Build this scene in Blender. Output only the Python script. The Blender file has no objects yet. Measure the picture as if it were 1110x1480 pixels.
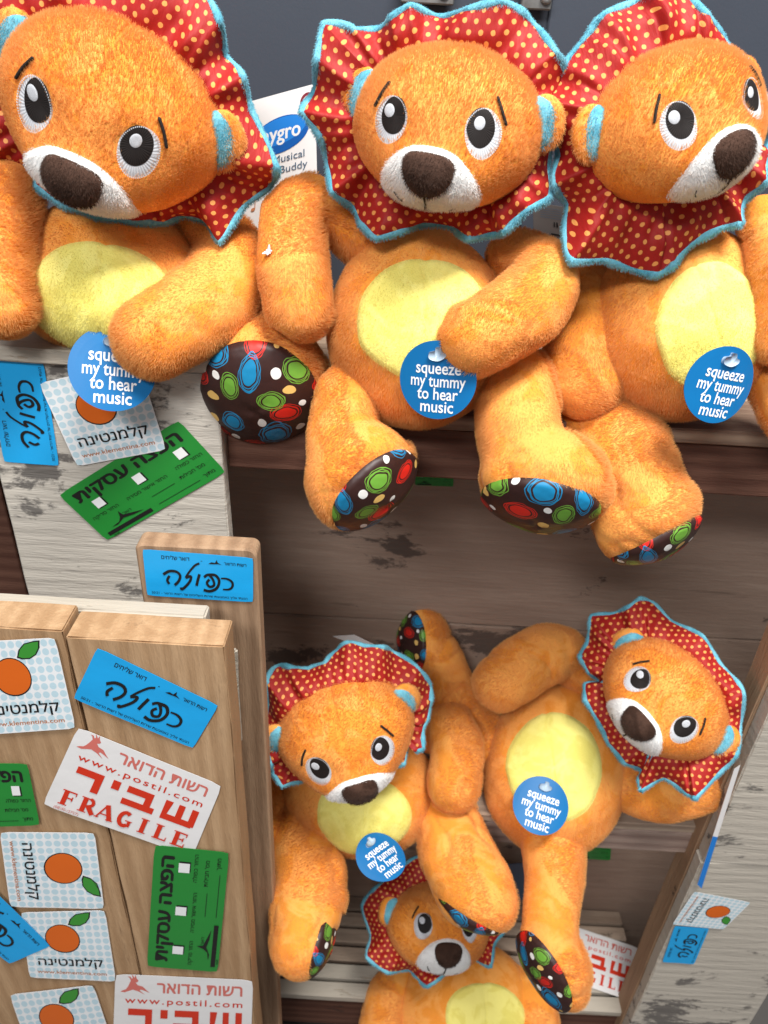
import bpy, math, random
import numpy as np
from mathutils import Vector, noise as mnoise
random.seed(7); np.random.seed(7)
rad = math.radians
scene = bpy.context.scene
COL = scene.collection

# ------------------------------------------------------------------ camera
F, CX, CY = 1112.0, 555.0, 740.0
D, H = 0.55, 0.25
TILT, ROLL = rad(31.9), rad(3.2)
C = np.array([0.0, -D, H])
FW = np.array([0.0, math.cos(TILT), -math.sin(TILT)])
R0 = np.array([1.0, 0, 0]); U0 = np.array([0.0, math.sin(TILT), math.cos(TILT)])
RT = math.cos(ROLL)*R0 + math.sin(ROLL)*U0
UP = math.cos(ROLL)*U0 - math.sin(ROLL)*R0
cam_d = bpy.data.cameras.new('camera'); cam = bpy.data.objects.new('camera', cam_d); COL.objects.link(cam)
from mathutils import Matrix
cam.matrix_world = Matrix(((RT[0], UP[0], -FW[0], C[0]), (RT[1], UP[1], -FW[1], C[1]), (RT[2], UP[2], -FW[2], C[2]), (0, 0, 0, 1)))
cam_d.sensor_fit = 'VERTICAL'; cam_d.sensor_height = 36.0; cam_d.sensor_width = 27.0
cam_d.lens = 36.0*F/1480.0
cam_d.clip_start = 0.01; cam_d.clip_end = 50
cam_d.dof.use_dof = True; cam_d.dof.focus_distance = 0.54; cam_d.dof.aperture_fstop = 11.0
scene.camera = cam

# ------------------------------------------------------------------ light: shop ceiling
w = bpy.data.worlds.new('World'); scene.world = w; w.use_nodes = True
bg = w.node_tree.nodes['Background']; bg.inputs[0].default_value = (0.96, 0.96, 1.0, 1); bg.inputs[1].default_value = 0.29
def area(name, loc, target, sx, sy, e, col):
    l = bpy.data.lights.new(name, 'AREA'); l.shape = 'RECTANGLE'; l.size = sx; l.size_y = sy; l.energy = e; l.color = col
    o = bpy.data.objects.new(name, l); COL.objects.link(o); o.location = loc
    o.rotation_euler = (Vector(target)-Vector(loc)).to_track_quat('-Z', 'Y').to_euler()
area('ceiling_light', (0.45, -0.62, 1.75), (0, 0, 0), 0.9, 0.32, 68, (1, .985, .95))
area('ceiling_light', (-0.7, -1.9, 1.7), (0, 0, -.3), 1.2, 0.35, 40, (.97, .985, 1))
scene.view_settings.view_transform = 'Standard'; scene.view_settings.look = 'None'
scene.view_settings.exposure = 0.14; scene.view_settings.gamma = 1.0
scene.cycles.max_bounces = 5; scene.cycles.diffuse_bounces = 3; scene.cycles.glossy_bounces = 2
try: scene.cycles_curves.shape = 'RIBBONS'
except Exception: pass

# ------------------------------------------------------------------ projection helpers
def ray(px, py): return FW + RT*((px-CX)/F) - UP*((py-CY)/F)
def P(px, py, Y):
    d = ray(px, py); return C + d*((Y-C[1])/d[1])
def PZ(px, py, z):
    d = ray(px, py); return C + d*((z-C[2])/d[2])
def Pplane(px, py, c, n):
    d = ray(px, py); return C + d*(np.dot(c-C, n)/np.dot(d, n))
def depth(p): return float(np.dot(p-C, FW))
def norm(v): return v/np.linalg.norm(v)
def view_frame(px, py):
    z = -norm(ray(px, py)); x = norm(RT-np.dot(RT, z)*z); y = np.cross(z, x)
    return np.array([x, y, z]).T          # columns
def rotm(yaw=0, pitch=0, roll=0):
    a, b, r = rad(yaw), rad(pitch), rad(roll)
    Y = np.array([[math.cos(a), 0, math.sin(a)], [0, 1, 0], [-math.sin(a), 0, math.cos(a)]])
    X = np.array([[1, 0, 0], [0, math.cos(b), -math.sin(b)], [0, math.sin(b), math.cos(b)]])
    Z = np.array([[math.cos(r), math.sin(r), 0], [-math.sin(r), math.cos(r), 0], [0, 0, 1]])
    return Z @ X @ Y

# ------------------------------------------------------------------ node helpers
def mat(name, col, rough=.7, spec=.3):
    m = bpy.data.materials.new(name); m.use_nodes = True
    b = m.node_tree.nodes['Principled BSDF']
    b.inputs['Base Color'].default_value = (*col, 1); b.inputs['Roughness'].default_value = rough
    b.inputs['Specular IOR Level'].default_value = spec
    return m, m.node_tree, b
class N:
    def __init__(s, nt): s.nt = nt; s.L = nt.links
    def new(s, t, **k):
        n = s.nt.nodes.new(t)
        for a, v in k.items(): setattr(n, a, v)
        return n
    def set(s, sock, v):
        if isinstance(v, bpy.types.NodeSocket): s.L.new(v, sock)
        elif v is not None: sock.default_value = v
    def math(s, op, a, b=None, c=None):
        n = s.new('ShaderNodeMath', operation=op); s.set(n.inputs[0], a)
        if b is not None: s.set(n.inputs[1], b)
        if c is not None: s.set(n.inputs[2], c)
        return n.outputs[0]
    def vmath(s, op, a, b=None, out=0):
        n = s.new('ShaderNodeVectorMath', operation=op); s.set(n.inputs[0], a)
        if b is not None: s.set(n.inputs[1], b)
        return n.outputs[out]
    def mix(s, f, a, b):
        n = s.new('ShaderNodeMix', data_type='RGBA'); s.set(n.inputs[0], f)
        s.set(n.inputs[6], a if not isinstance(a, tuple) else (*a, 1)); s.set(n.inputs[7], b if not isinstance(b, tuple) else (*b, 1))
        return n.outputs[2]
    def noise(s, vec, scale, detail=2, rough=.5, dist=0, out=0):
        n = s.new('ShaderNodeTexNoise'); s.set(n.inputs['Vector'], vec); n.inputs['Scale'].default_value = scale
        n.inputs['Detail'].default_value = detail; n.inputs['Roughness'].default_value = rough; n.inputs['Distortion'].default_value = dist
        return n.outputs[out]
    def ramp(s, f, stops, const=False):
        n = s.new('ShaderNodeValToRGB'); s.set(n.inputs[0], f); r = n.color_ramp
        if const: r.interpolation = 'CONSTANT'
        while len(r.elements) < len(stops): r.elements.new(.5)
        for e, (p, c) in zip(r.elements, stops):
            e.position = p; e.color = (*c, 1) if isinstance(c, tuple) else (c, c, c, 1)
        return n.outputs[0]
    def smooth(s, v, a, b):
        n = s.new('ShaderNodeMapRange', interpolation_type='SMOOTHSTEP'); s.set(n.inputs[0], v)
        n.inputs[1].default_value = a; n.inputs[2].default_value = b; return n.outputs[0]
    def pos(s): return s.new('ShaderNodeNewGeometry').outputs['Position']
    def uv(s): return s.new('ShaderNodeTexCoord').outputs['UV']
    def bump(s, h, strength, dist, bsdf):
        n = s.new('ShaderNodeBump'); s.set(n.inputs['Height'], h); n.inputs['Strength'].default_value = strength
        n.inputs['Distance'].default_value = dist; s.L.new(n.outputs[0], bsdf.inputs['Normal'])
    def mapping(s, vec, scale):
        n = s.new('ShaderNodeMapping'); s.set(n.inputs['Vector'], vec); n.inputs['Scale'].default_value = scale; return n.outputs[0]

def fur_mat(name, deep, light, tip):
    m, nt, b = mat(name, light, .75, .12); n = N(nt)
    p = n.pos()
    f = n.noise(p, 24, 3, .55, 1.6)
    f2 = n.noise(p, 120, 2, .6)
    f3 = n.math('ADD', f, n.math('MULTIPLY', n.math('SUBTRACT', f2, .5), .22))
    c = n.mix(n.smooth(f3, .40, .56), deep, light)
    hi = n.new('ShaderNodeHairInfo')
    c = n.mix(n.math('MULTIPLY', n.math('POWER', hi.outputs['Intercept'], .8), .7), c, tip)
    n.set(b.inputs['Base Color'], c)
    b.inputs['Sheen Weight'].default_value = .10; b.inputs['Sheen Roughness'].default_value = .4
    n.bump(n.noise(p, 900, 3, .7), .4, .002, b)
    tr = n.new('ShaderNodeBsdfTranslucent'); n.set(tr.inputs[0], c)
    mx = n.new('ShaderNodeMixShader'); n.set(mx.inputs[0], n.math('MULTIPLY', hi.outputs['Is Strand'], .42))
    nt.links.new(b.outputs[0], mx.inputs[1]); nt.links.new(tr.outputs[0], mx.inputs[2]); nt.links.new(mx.outputs[0], nt.nodes['Material Output'].inputs[0])
    return m
M = {}
M['orange'] = fur_mat('orange_plush', (.80, .288, .038), (.86, .368, .082), (.95, .59, .25))
M['white_fur'] = fur_mat('white_plush', (.80, .78, .76), (.86, .85, .83), (.93, .92, .91))
M['brown_fur'] = fur_mat('brown_plush', (.035, .016, .010), (.060, .030, .020), (.12, .07, .05))
M['blue_fur'] = fur_mat('blue_plush', (.10, .36, .47), (.17, .48, .60), (.36, .68, .78))
M['yellow_fur'] = fur_mat('yellow_plush', (.78, .68, .16), (.86, .77, .22), (.92, .86, .38))

def dotted():
    m, nt, b = mat('red_dotted_cotton', (.5, .01, .01), .62, .35); n = N(nt)
    uv = n.uv(); s = .0080
    def lat(off):
        v = n.vmath('ADD', uv, (off[0], off[1], 0)); v = n.vmath('MULTIPLY', v, (1/s, 1/(s*1.5), 1))
        v = n.vmath('FRACTION', v); v = n.vmath('SUBTRACT', v, (.5, .5, .5)); v = n.vmath('MULTIPLY', v, (s, s*1.5, 0))
        return n.vmath('LENGTH', v, out=1)
    d = n.math('MINIMUM', lat((0, 0)), lat((s/2, s*.75)))
    d = n.math('ADD', d, n.math('MULTIPLY', n.math('SUBTRACT', n.noise(uv, 500, 1), .5), .0006))
    f = n.smooth(d, 0.00138, .00172)
    red = n.mix(n.noise(n.pos(), 60, 2), (.26, .006, .005), (.38, .011, .007))
    n.set(b.inputs['Base Color'], n.mix(f, (.74, .31, .08), red))
    h = n.math('ADD', n.noise(n.mapping(uv, (1, .25, 1)), 420, 3), n.math('MULTIPLY', n.noise(uv, 4500, 1), .12))
    n.bump(h, .35, .0016, b)
    return m
M['dotted'] = dotted()

def sole_mat():
    m, nt, b = mat('brown_printed_sole', (.03, .012, .01), .45, .35); n = N(nt)
    uv = n.uv(); B_, R_, G_, W_, Y_ = (.008, .20, .40), (.60, .018, .010), (.14, .34, .04), (.78, .76, .72), (.70, .44, .13)
    w_ = n.vmath('SUBTRACT', n.noise(uv, 6.0, 2, out=1), (.5, .5, .5)); sc = n.new('ShaderNodeVectorMath', operation='SCALE'); n.set(sc.inputs[0], w_); sc.inputs[3].default_value = .055
    u2 = n.vmath('ADD', uv, sc.outputs[0])
    wob = n.math('MULTIPLY', n.math('SUBTRACT', n.noise(uv, 13, 1), .5), .30)
    c = n.mix(n.noise(uv, 8), (.026, .009, .008), (.040, .015, .012))
    big = [(-.47, .48, .20, .30, B_), (-.35, .98, .18, .12, R_), (.27, .62, .19, .17, G_), (.65, .25, .16, .20, R_), (.58, -.24, .22, .19, B_), (-.80, .03, .14, .22, R_), (-.17, -.36, .20, .18, G_),
           (-.84, -.42, .12, .26, B_), (-.55, -.82, .16, .12, G_), (.30, -.68, .20, .13, R_), (.93, .72, .14, .16, B_), (.88, -.66, .12, .17, G_)]
    small = [(-.10, .64, .070, .09, W_), (.02, .12, .10, .11, Y_), (.13, -.17, .07, .07, W_), (-.50, -.40, .07, .075, W_), (-.30, -.66, .09, .065, Y_), (.93, .30, .07, .09, W_), (-.12, -.88, .07, .05, W_), (.30, .22, .05, .05, W_),
             (-.68, .80, .06, .08, W_), (.62, .66, .08, .09, Y_), (.66, -.56, .06, .06, W_), (.62, -.92, .09, .07, Y_), (-.48, .02, .05, .06, Y_)]
    for x, y, a, b_, col in small+big:
        v = n.vmath('SUBTRACT', u2, (x/2-.5, y/2-.5, 0)); v = n.vmath('FRACTION', v); v = n.vmath('SUBTRACT', v, (.5, .5, 0)); v = n.vmath('MULTIPLY', v, (2/a, 2/b_, 0))
        d = n.vmath('LENGTH', v, out=1)
        if col in (W_, Y_): c = n.mix(n.math('LESS_THAN', d, 1.0), c, col); continue
        d2 = n.math('ADD', d, wob)
        k = n.math('LESS_THAN', d, .74)
        for r, wd, dd in ((1.0, .040, d2), (1.16, .035, n.math('SUBTRACT', d, wob)), (.90, .03, d)):
            k = n.math('MAXIMUM', k, n.math('LESS_THAN', n.math('ABSOLUTE', n.math('SUBTRACT', dd, r)), wd))
        c = n.mix(k, c, col)
    n.set(b.inputs['Base Color'], c)
    n.bump(n.noise(uv, 5, 2), .4, .004, b)
    return m
M['sole'] = sole_mat()

def thread(name, c1, c2, rough=.38):
    m, nt, b = mat(name, c1, rough, .6); n = N(nt)
    uv = n.uv()
    sp = n.new('ShaderNodeSeparateXYZ'); n.set(sp.inputs[0], uv)
    st = n.math('SINE', n.math('MULTIPLY', sp.outputs[0], 2*math.pi*40))
    st = n.math('ADD', st, n.math('MULTIPLY', n.noise(uv, 40, 2), 1.2))
    n.set(b.inputs['Base Color'], n.mix(n.smooth(st, -.6, 1.4), c2, c1))
    n.bump(st, .22, .0005, b); return m
M['silver'] = thread('silver_thread', (.57, .58, .61), (.44, .45, .48))
M['black_thread'] = thread('black_thread', (.018, .013, .012), (.006, .005, .005))
M['black_thread'].node_tree.nodes['Principled BSDF'].inputs['Specular IOR Level'].default_value = .2; M['black_thread'].node_tree.nodes['Principled BSDF'].inputs['Roughness'].default_value = .6
M['grey_thread'] = thread('grey_thread', (.62, .63, .66), (.36, .37, .40))
M['line'] = mat('dark_stitch', (.012, .008, .007), .7)[0]

def wood(name, c1, c2, axis='x', paint=None, cover=.5, stain=(.02, .017, .015), dirt=.3, rough=.75, ring=1.0):
    m, nt, b = mat(name, c1, rough, .25); n = N(nt)
    p = n.pos(); oi = n.new('ShaderNodeObjectInfo')
    p = n.vmath('ADD', p, n.vmath('MULTIPLY', n.new('ShaderNodeCombineXYZ').outputs[0], (0, 0, 0)))
    cx = nt.nodes[-2] if False else None
    off = n.new('ShaderNodeCombineXYZ'); r = n.math('MULTIPLY', oi.outputs['Random'], 7.0)
    for k in range(3): n.set(off.inputs[k], r)
    p = n.vmath('ADD', p, off.outputs[0])
    st = {'x': (.10, 1, 1), 'z': (1, 1, .10), 'y': (1, .10, 1)}[axis]
    q = n.mapping(p, st)
    g = n.noise(q, 42, 4, .6, 1.2)
    wv = n.new('ShaderNodeTexWave', wave_type='BANDS', bands_direction='X' if axis != 'x' else 'Z')
    n.set(wv.inputs['Vector'], n.mapping(p, {'x': (.06, .6, 1), 'z': (1, .6, .06), 'y': (1, .1, .6)}[axis]))
    wv.inputs['Scale'].default_value = 22; wv.inputs['Distortion'].default_value = 5.5; wv.inputs['Detail'].default_value = 2; wv.inputs['Detail Scale'].default_value = .7
    fine = n.noise(q, 330, 3, .7)
    f = n.math('ADD', n.math('MULTIPLY', g, .55), n.math('ADD', n.math('MULTIPLY', wv.outputs[0], .22*ring), n.math('MULTIPLY', fine, .25)))
    c = n.mix(n.smooth(f, .3, .75), c1, c2)
    kn = n.new('ShaderNodeTexVoronoi', feature='F1'); n.set(kn.inputs['Vector'], n.mapping(p, {'x': (.45, 1, 1), 'z': (1, 1, .45), 'y': (1, .45, 1)}[axis])); kn.inputs['Scale'].default_value = 11
    kd = n.math('ADD', kn.outputs['Distance'], n.math('MULTIPLY', n.math('SUBTRACT', fine, .5), .05))
    c = n.mix(n.math('MULTIPLY', n.math('SUBTRACT', 1.0, n.smooth(kd, .02, .085)), .6), c, tuple(x*.35 for x in c1))
    c = n.mix(n.math('MULTIPLY', n.smooth(n.noise(n.mapping(p, {'x': (.12, 1, 1), 'z': (1, 1, .12), 'y': (1, .12, 1)}[axis]), 60, 5, .7), .60, .72), .5), c, tuple(x*.45 for x in c1))
    pm = None
    if paint:
        a = n.noise(n.mapping(p, {'x': (.35, 1, 1), 'z': (1, 1, .35), 'y': (1, .35, 1)}[axis]), 26, 6, .68)
        a2 = n.math('ADD', a, n.math('MULTIPLY', n.math('SUBTRACT', fine, .5), .35))
        pm = n.smooth(a2, .5-cover*.22-.03, .5-cover*.22+.03)
        c = n.mix(pm, c, n.mix(n.noise(q, 120, 3), tuple(x*.82 for x in paint), paint))
    s = n.noise(n.mapping(p, {'x': (.5, 1, 1), 'z': (1, 1, .7), 'y': (1, .5, 1)}[axis]), 13, 7, .72, .3)
    c = n.mix(n.math('MULTIPLY', n.smooth(s, .67-dirt*.28, .72-dirt*.28), .85), c, stain)
    n.set(b.inputs['Base Color'], c)
    hh = n.math('ADD', n.math('MULTIPLY', f, 1.0), n.math('MULTIPLY', fine, .6))
    if pm is not None: hh = n.math('ADD', hh, n.math('MULTIPLY', pm, .7))
    n.bump(hh, .6, .0017, b)
    return m
M['pine_v'] = wood('raw_pine_upright', (.33, .195, .10), (.50, .325, .185), 'z', dirt=-.35, ring=.55)
M['pine_v2'] = wood('old_pine_upright', (.24, .145, .085), (.38, .245, .15), 'z', dirt=.02)
M['white_v'] = wood('whitewashed_upright', (.22, .17, .13), (.34, .28, .22), 'x', paint=(.54, .495, .43), cover=1.25, dirt=.42, stain=(.08, .072, .068))
M['white_v2'] = wood('whitewashed_post', (.30, .26, .21), (.42, .37, .30), 'x', paint=(.51, .46, .39), cover=1.5, dirt=.38, stain=(.09, .08, .075))
M['white_h'] = wood('whitewashed_plank', (.34, .27, .20), (.50, .42, .33), 'x', paint=(.45, .40, .33), cover=.7, dirt=.1)
M['shelf_top'] = wood('weathered_shelf_plank', (.17, .10, .07), (.42, .30, .21), 'x', dirt=.05)
M['slat'] = wood('grey_shelf_slat', (.20, .14, .10), (.42, .32, .24), 'x', dirt=.1)
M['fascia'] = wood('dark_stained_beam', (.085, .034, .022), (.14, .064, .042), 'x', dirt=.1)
M['fascia2'] = wood('brown_stained_beam', (.21, .14, .115), (.34, .25, .205), 'x', dirt=.1)
M['back'] = wood('worn_backboard', (.29, .20, .15), (.39, .285, .22), 'x', dirt=.28, stain=(.075, .054, .045), ring=.10)

# ------------------------------------------------------------------ mesh helpers
def link(o, parent=None):
    COL.objects.link(o)
    if parent is not None: o.parent = parent
    return o
def mesh_obj(name, V, Fc, m, parent=None, origin=None, uv=None, smooth=True, mats=None, midx=None):
    """V world coordinates; stored relative to the parent's (or own) origin"""
    V = np.asarray(V, float)
    if parent is not None: o0 = np.array(parent.get('_o', (0, 0, 0)), float)
    else: o0 = V.mean(0) if origin is None else np.asarray(origin, float)
    me = bpy.data.meshes.new(name); me.from_pydata((V-o0).tolist(), [], [list(f) for f in Fc])
    for mm in (mats or [m]): me.materials.append(mm)
    if midx is not None: me.polygons.foreach_set('material_index', midx)
    if uv is not None:
        l = me.uv_layers.new(name='UVMap'); li = np.empty(len(me.loops), int); me.loops.foreach_get('vertex_index', li)
        l.data.foreach_set('uv', np.asarray(uv, float)[li].ravel())
    me.polygons.foreach_set('use_smooth', [smooth]*len(me.polygons))
    me.update(); o = bpy.data.objects.new(name, me); link(o, parent)
    if parent is None: o.location = o0
    o['_o'] = [float(x) for x in o0]
    return o
def thing(name, label, cat, loc, group=None):
    o = bpy.data.objects.new(name, None); link(o); o.location = loc; o.empty_display_size = .02
    o['label'] = label; o['category'] = cat; o['_o'] = [float(x) for x in loc]
    if group: o['group'] = group
    return o
def tag_(o, label, cat, group=None):
    o['label'] = label; o['category'] = cat
    if group: o['group'] = group
    return o
def grid_faces(nu, nv, wrap_u=False):
    f = []
    for j in range(nv-1):
        for i in range(nu if wrap_u else nu-1):
            a = j*nu+i; b = j*nu+(i+1) % nu; f.append((a, b, b+nu, a+nu))
    return f
def sphere_dirs(nu=72, nv=44):
    V, Fc = [], []
    for j in range(1, nv):
        t = math.pi*j/nv
        for i in range(nu):
            a = 2*math.pi*i/nu; V.append((math.sin(t)*math.cos(a), math.sin(t)*math.sin(a), math.cos(t)))
    Fc = [f for f in grid_faces(nu, nv-1, True)]
    n = len(V); V += [(0, 0, 1), (0, 0, -1)]
    for i in range(nu):
        Fc.append((n, (i+1) % nu, i)); b = (nv-2)*nu; Fc.append((n+1, b+i, b+(i+1) % nu))
    Fc = [tuple(reversed(f)) for f in Fc]
    return np.array(V), Fc
SD, SF = sphere_dirs()
SDs, SFs = sphere_dirs(28, 18)
def catmull(pts, n, closed=False):
    pts = np.asarray(pts, float); k = len(pts); out = []
    segs = k if closed else k-1
    for s in range(segs):
        if closed: p0, p1, p2, p3 = pts[(s-1) % k], pts[s], pts[(s+1) % k], pts[(s+2) % k]
        else: p0, p1, p2, p3 = pts[max(s-1, 0)], pts[s], pts[s+1], pts[min(s+2, k-1)]
        for i in range(n):
            t = i/n
            out.append(.5*((2*p1)+(-p0+p2)*t+(2*p0-5*p1+4*p2-p3)*t*t+(-p0+3*p1-3*p2+p3)*t**3))
    if not closed: out.append(pts[-1])
    return np.array(out)
def loft(path, radii, nseg=28, cap=8):
    """round tube along path with domed ends"""
    path = np.asarray(path); radii = np.asarray(radii); n = len(path)
    T = np.gradient(path, axis=0); T /= np.linalg.norm(T, axis=1)[:, None]
    ref = np.array([0, 0, 1.0]) if abs(T[0][2]) < .9 else np.array([1.0, 0, 0])
    X = norm(np.cross(ref, T[0])); V = []
    rings = []
    for i in range(n):
        X = norm(X-np.dot(X, T[i])*T[i]); Y = np.cross(T[i], X)
        if i == 0:
            for k in range(cap, 0, -1):
                a = (math.pi/2)*k/cap*.97; rings.append((path[0]-T[0]*radii[0]*math.sin(a), radii[0]*math.cos(a), X, Y))
        rings.append((path[i], radii[i], X.copy(), Y))
        if i == n-1:
            for k in range(1, cap+1):
                a = (math.pi/2)*k/cap*.97; rings.append((path[i]+T[i]*radii[i]*math.sin(a), radii[i]*math.cos(a), X, Y))
    for c, r, x, y in rings:
        for s in range(nseg):
            a = 2*math.pi*s/nseg; V.append(c+r*(math.cos(a)*x+math.sin(a)*y))
    Fc = grid_faces(nseg, len(rings), True)
    m = len(rings)-1
    Fc.append(tuple(range(nseg))[::-1]); Fc.append(tuple(m*nseg+s for s in range(nseg)))
    return np.array(V), Fc
def wrinkle(V, amp, sc, seed=0):
    """soft unevenness: displacement along the radial noise vector"""
    out = np.array(V)
    for i, v in enumerate(V):
        q = Vector((v[0]*sc+seed, v[1]*sc, v[2]*sc))
        n = mnoise.noise_vector(q); n2 = mnoise.noise_vector(q*2.7)
        out[i] = v+amp*np.array(n)+amp*.35*np.array(n2)
    return out
def fuse(parts, voxel=.0026, smooth=6, passes=.5):
    """join closed shells into one skin (voxel union, softened seams) -> V, F"""
    V, Fc, o = [], [], 0
    for v, f in parts:
        V += list(map(tuple, v)); Fc += [tuple(i+o for i in q) for q in f]; o += len(v)
    me = bpy.data.meshes.new('tmp'); me.from_pydata(V, [], Fc); ob = bpy.data.objects.new('tmp', me); COL.objects.link(ob)
    r = ob.modifiers.new('r', 'REMESH'); r.mode = 'VOXEL'; r.voxel_size = voxel
    s = ob.modifiers.new('s', 'SMOOTH'); s.iterations = smooth; s.factor = passes
    dg = bpy.context.evaluated_depsgraph_get(); dg.update()
    m2 = bpy.data.meshes.new_from_object(ob.evaluated_get(dg))
    V2 = np.empty(len(m2.vertices)*3); m2.vertices.foreach_get('co', V2); F2 = [tuple(p.vertices) for p in m2.polygons]
    bpy.data.objects.remove(ob); bpy.data.meshes.remove(me); bpy.data.meshes.remove(m2)
    return V2.reshape(-1, 3), F2
FUR = []
def outward(V, Fc):
    V = np.asarray(V); t = 0.0; c = V.mean(0)
    for f in Fc:
        a = V[f[0]]-c
        for k in range(1, len(f)-1): t += np.dot(a, np.cross(V[f[k]]-c, V[f[k+1]]-c))
    return Fc if t > 0 else [tuple(reversed(f)) for f in Fc]
def fur(o, mask=None, density=9e5, length=.0034, radius=.00017, comb=(0, 0, -.5), m=None, wild=1.6):
    me = o.data; a = me.attributes.new('fur', 'FLOAT', 'POINT')
    a.data.foreach_set('value', np.ones(len(me.vertices)) if mask is None else np.asarray(mask, float))
    FUR.append((o, density, length, radius, comb, m or me.materials[0], wild))

# ------------------------------------------------------------------ text meshes (cached)
TC = {}
def text_mesh(s, bold=0.0, spacing=1.0):
    k = (s, bold, spacing)
    if k in TC: return TC[k]
    if 'ד' in s:                       # this letter fills badly: resh plus its square corner
        V, Fc = text_mesh(s.replace('ד', 'ר'), bold, spacing); V = V.tolist(); Fc = list(Fc)
        for i, ch in enumerate(s):
            if ch == 'ד':
                xr = text_mesh(s[:i].replace('ד', 'ר')+'ר', bold, spacing)[0][:, 0].max(); o = len(V)
                V += [[xr-.10, .525], [xr+.05, .525], [xr+.05, .592], [xr-.10, .592]]; Fc.append((o, o+1, o+2, o+3))
        TC[k] = (np.array(V), Fc); return TC[k]
    c = bpy.data.curves.new('t', 'FONT'); c.body = s; c.offset = bold; c.resolution_u = 3; c.space_character = spacing
    o = bpy.data.objects.new('t', c); COL.objects.link(o)
    dg = bpy.context.evaluated_depsgraph_get(); dg.update()
    m = bpy.data.meshes.new_from_object(o.evaluated_get(dg))
    V = np.array([v.co[:2] for v in m.vertices]); Fc = [tuple(p.vertices) for p in m.polygons]
    bpy.data.objects.remove(o); bpy.data.meshes.remove(m)
    V[:, 0] -= (V[:, 0].min()); TC[k] = (V, Fc); return TC[k]
class Print:
    """flat print collected in sticker units (x right, y up), then mapped on a surface"""
    def __init__(s): s.V = []; s.F = []; s.M = []; s.mats = []; s.Z = []; s.k = 0
    def mi(s, m):
        if m not in s.mats: s.mats.append(m)
        return s.mats.index(m)
    def add(s, V, Fc, m):
        o = len(s.V); s.V += [tuple(v) for v in V]; s.F += [tuple(i+o for i in f) for f in Fc]; s.M += [s.mi(m)]*len(Fc); s.Z += [s.k*1.6e-5]*len(V); s.k += 1
    def text(s, t, x, y, h, m, w=None, bold=0.0, align='c', heb=False, spacing=1.0):
        V, Fc = text_mesh(t[::-1] if heb else t, 0.0, spacing)
        V = V.copy(); sc = h/.7; W = V[:, 0].max()*sc; sx = sc if w is None else w/V[:, 0].max()
        if w is None: w = W
        V[:, 0] *= sx; V[:, 1] *= sc
        V[:, 0] += x-(w/2 if align == 'c' else (w if align == 'r' else 0)); V[:, 1] += y
        e = bold*h*1.6
        for ox, oy in (((0, 0),) if bold == 0 else ((-e, 0), (e, 0), (0, -e*.7), (0, e*.7))): s.add(V+np.array([ox, oy]), Fc, m)
    def rect(s, x0, y0, x1, y1, m): s.poly([(x0, y0), (x1, y0), (x1, y1), (x0, y1)], m)
    def poly(s, pts, m): s.add(pts, [tuple(range(len(pts)))], m)
    def stroke(s, pts, wd, m, smooth=True, taper=False):
        p = catmull(pts, 6) if smooth and len(pts) > 2 else np.array(pts, float)
        t = np.gradient(p, axis=0); t /= (np.linalg.norm(t, axis=1)[:, None]+1e-9); nn = np.stack([-t[:, 1], t[:, 0]], 1)
        k = np.linspace(0, 1, len(p)); ww = wd*(.55+.45*np.sin(math.pi*k))[:, None] if taper else wd
        V = np.concatenate([p+nn*ww/2, p-nn*ww/2]); n = len(p)
        s.add(V, [(i, i+1, n+i+1, n+i) for i in range(n-1)], m)
    def ellipse(s, x, y, a, b, m, rot=0, n=28):
        c, q = math.cos(rad(rot)), math.sin(rad(rot)); L = [(x, y)]
        for j in (1, 2, 3):
            for i in range(n):
                t = 2*math.pi*i/n; u, v = a*math.cos(t)*j/3, b*math.sin(t)*j/3; L.append((x+u*c-v*q, y+u*q+v*c))
        Fc = [(0, 1+i, 1+(i+1) % n) for i in range(n)]
        for j in (0, 1):
            for i in range(n): Fc.append((1+j*n+i, 1+j*n+n+i, 1+j*n+n+(i+1) % n, 1+j*n+(i+1) % n))
        s.add(L, Fc, m)

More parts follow.
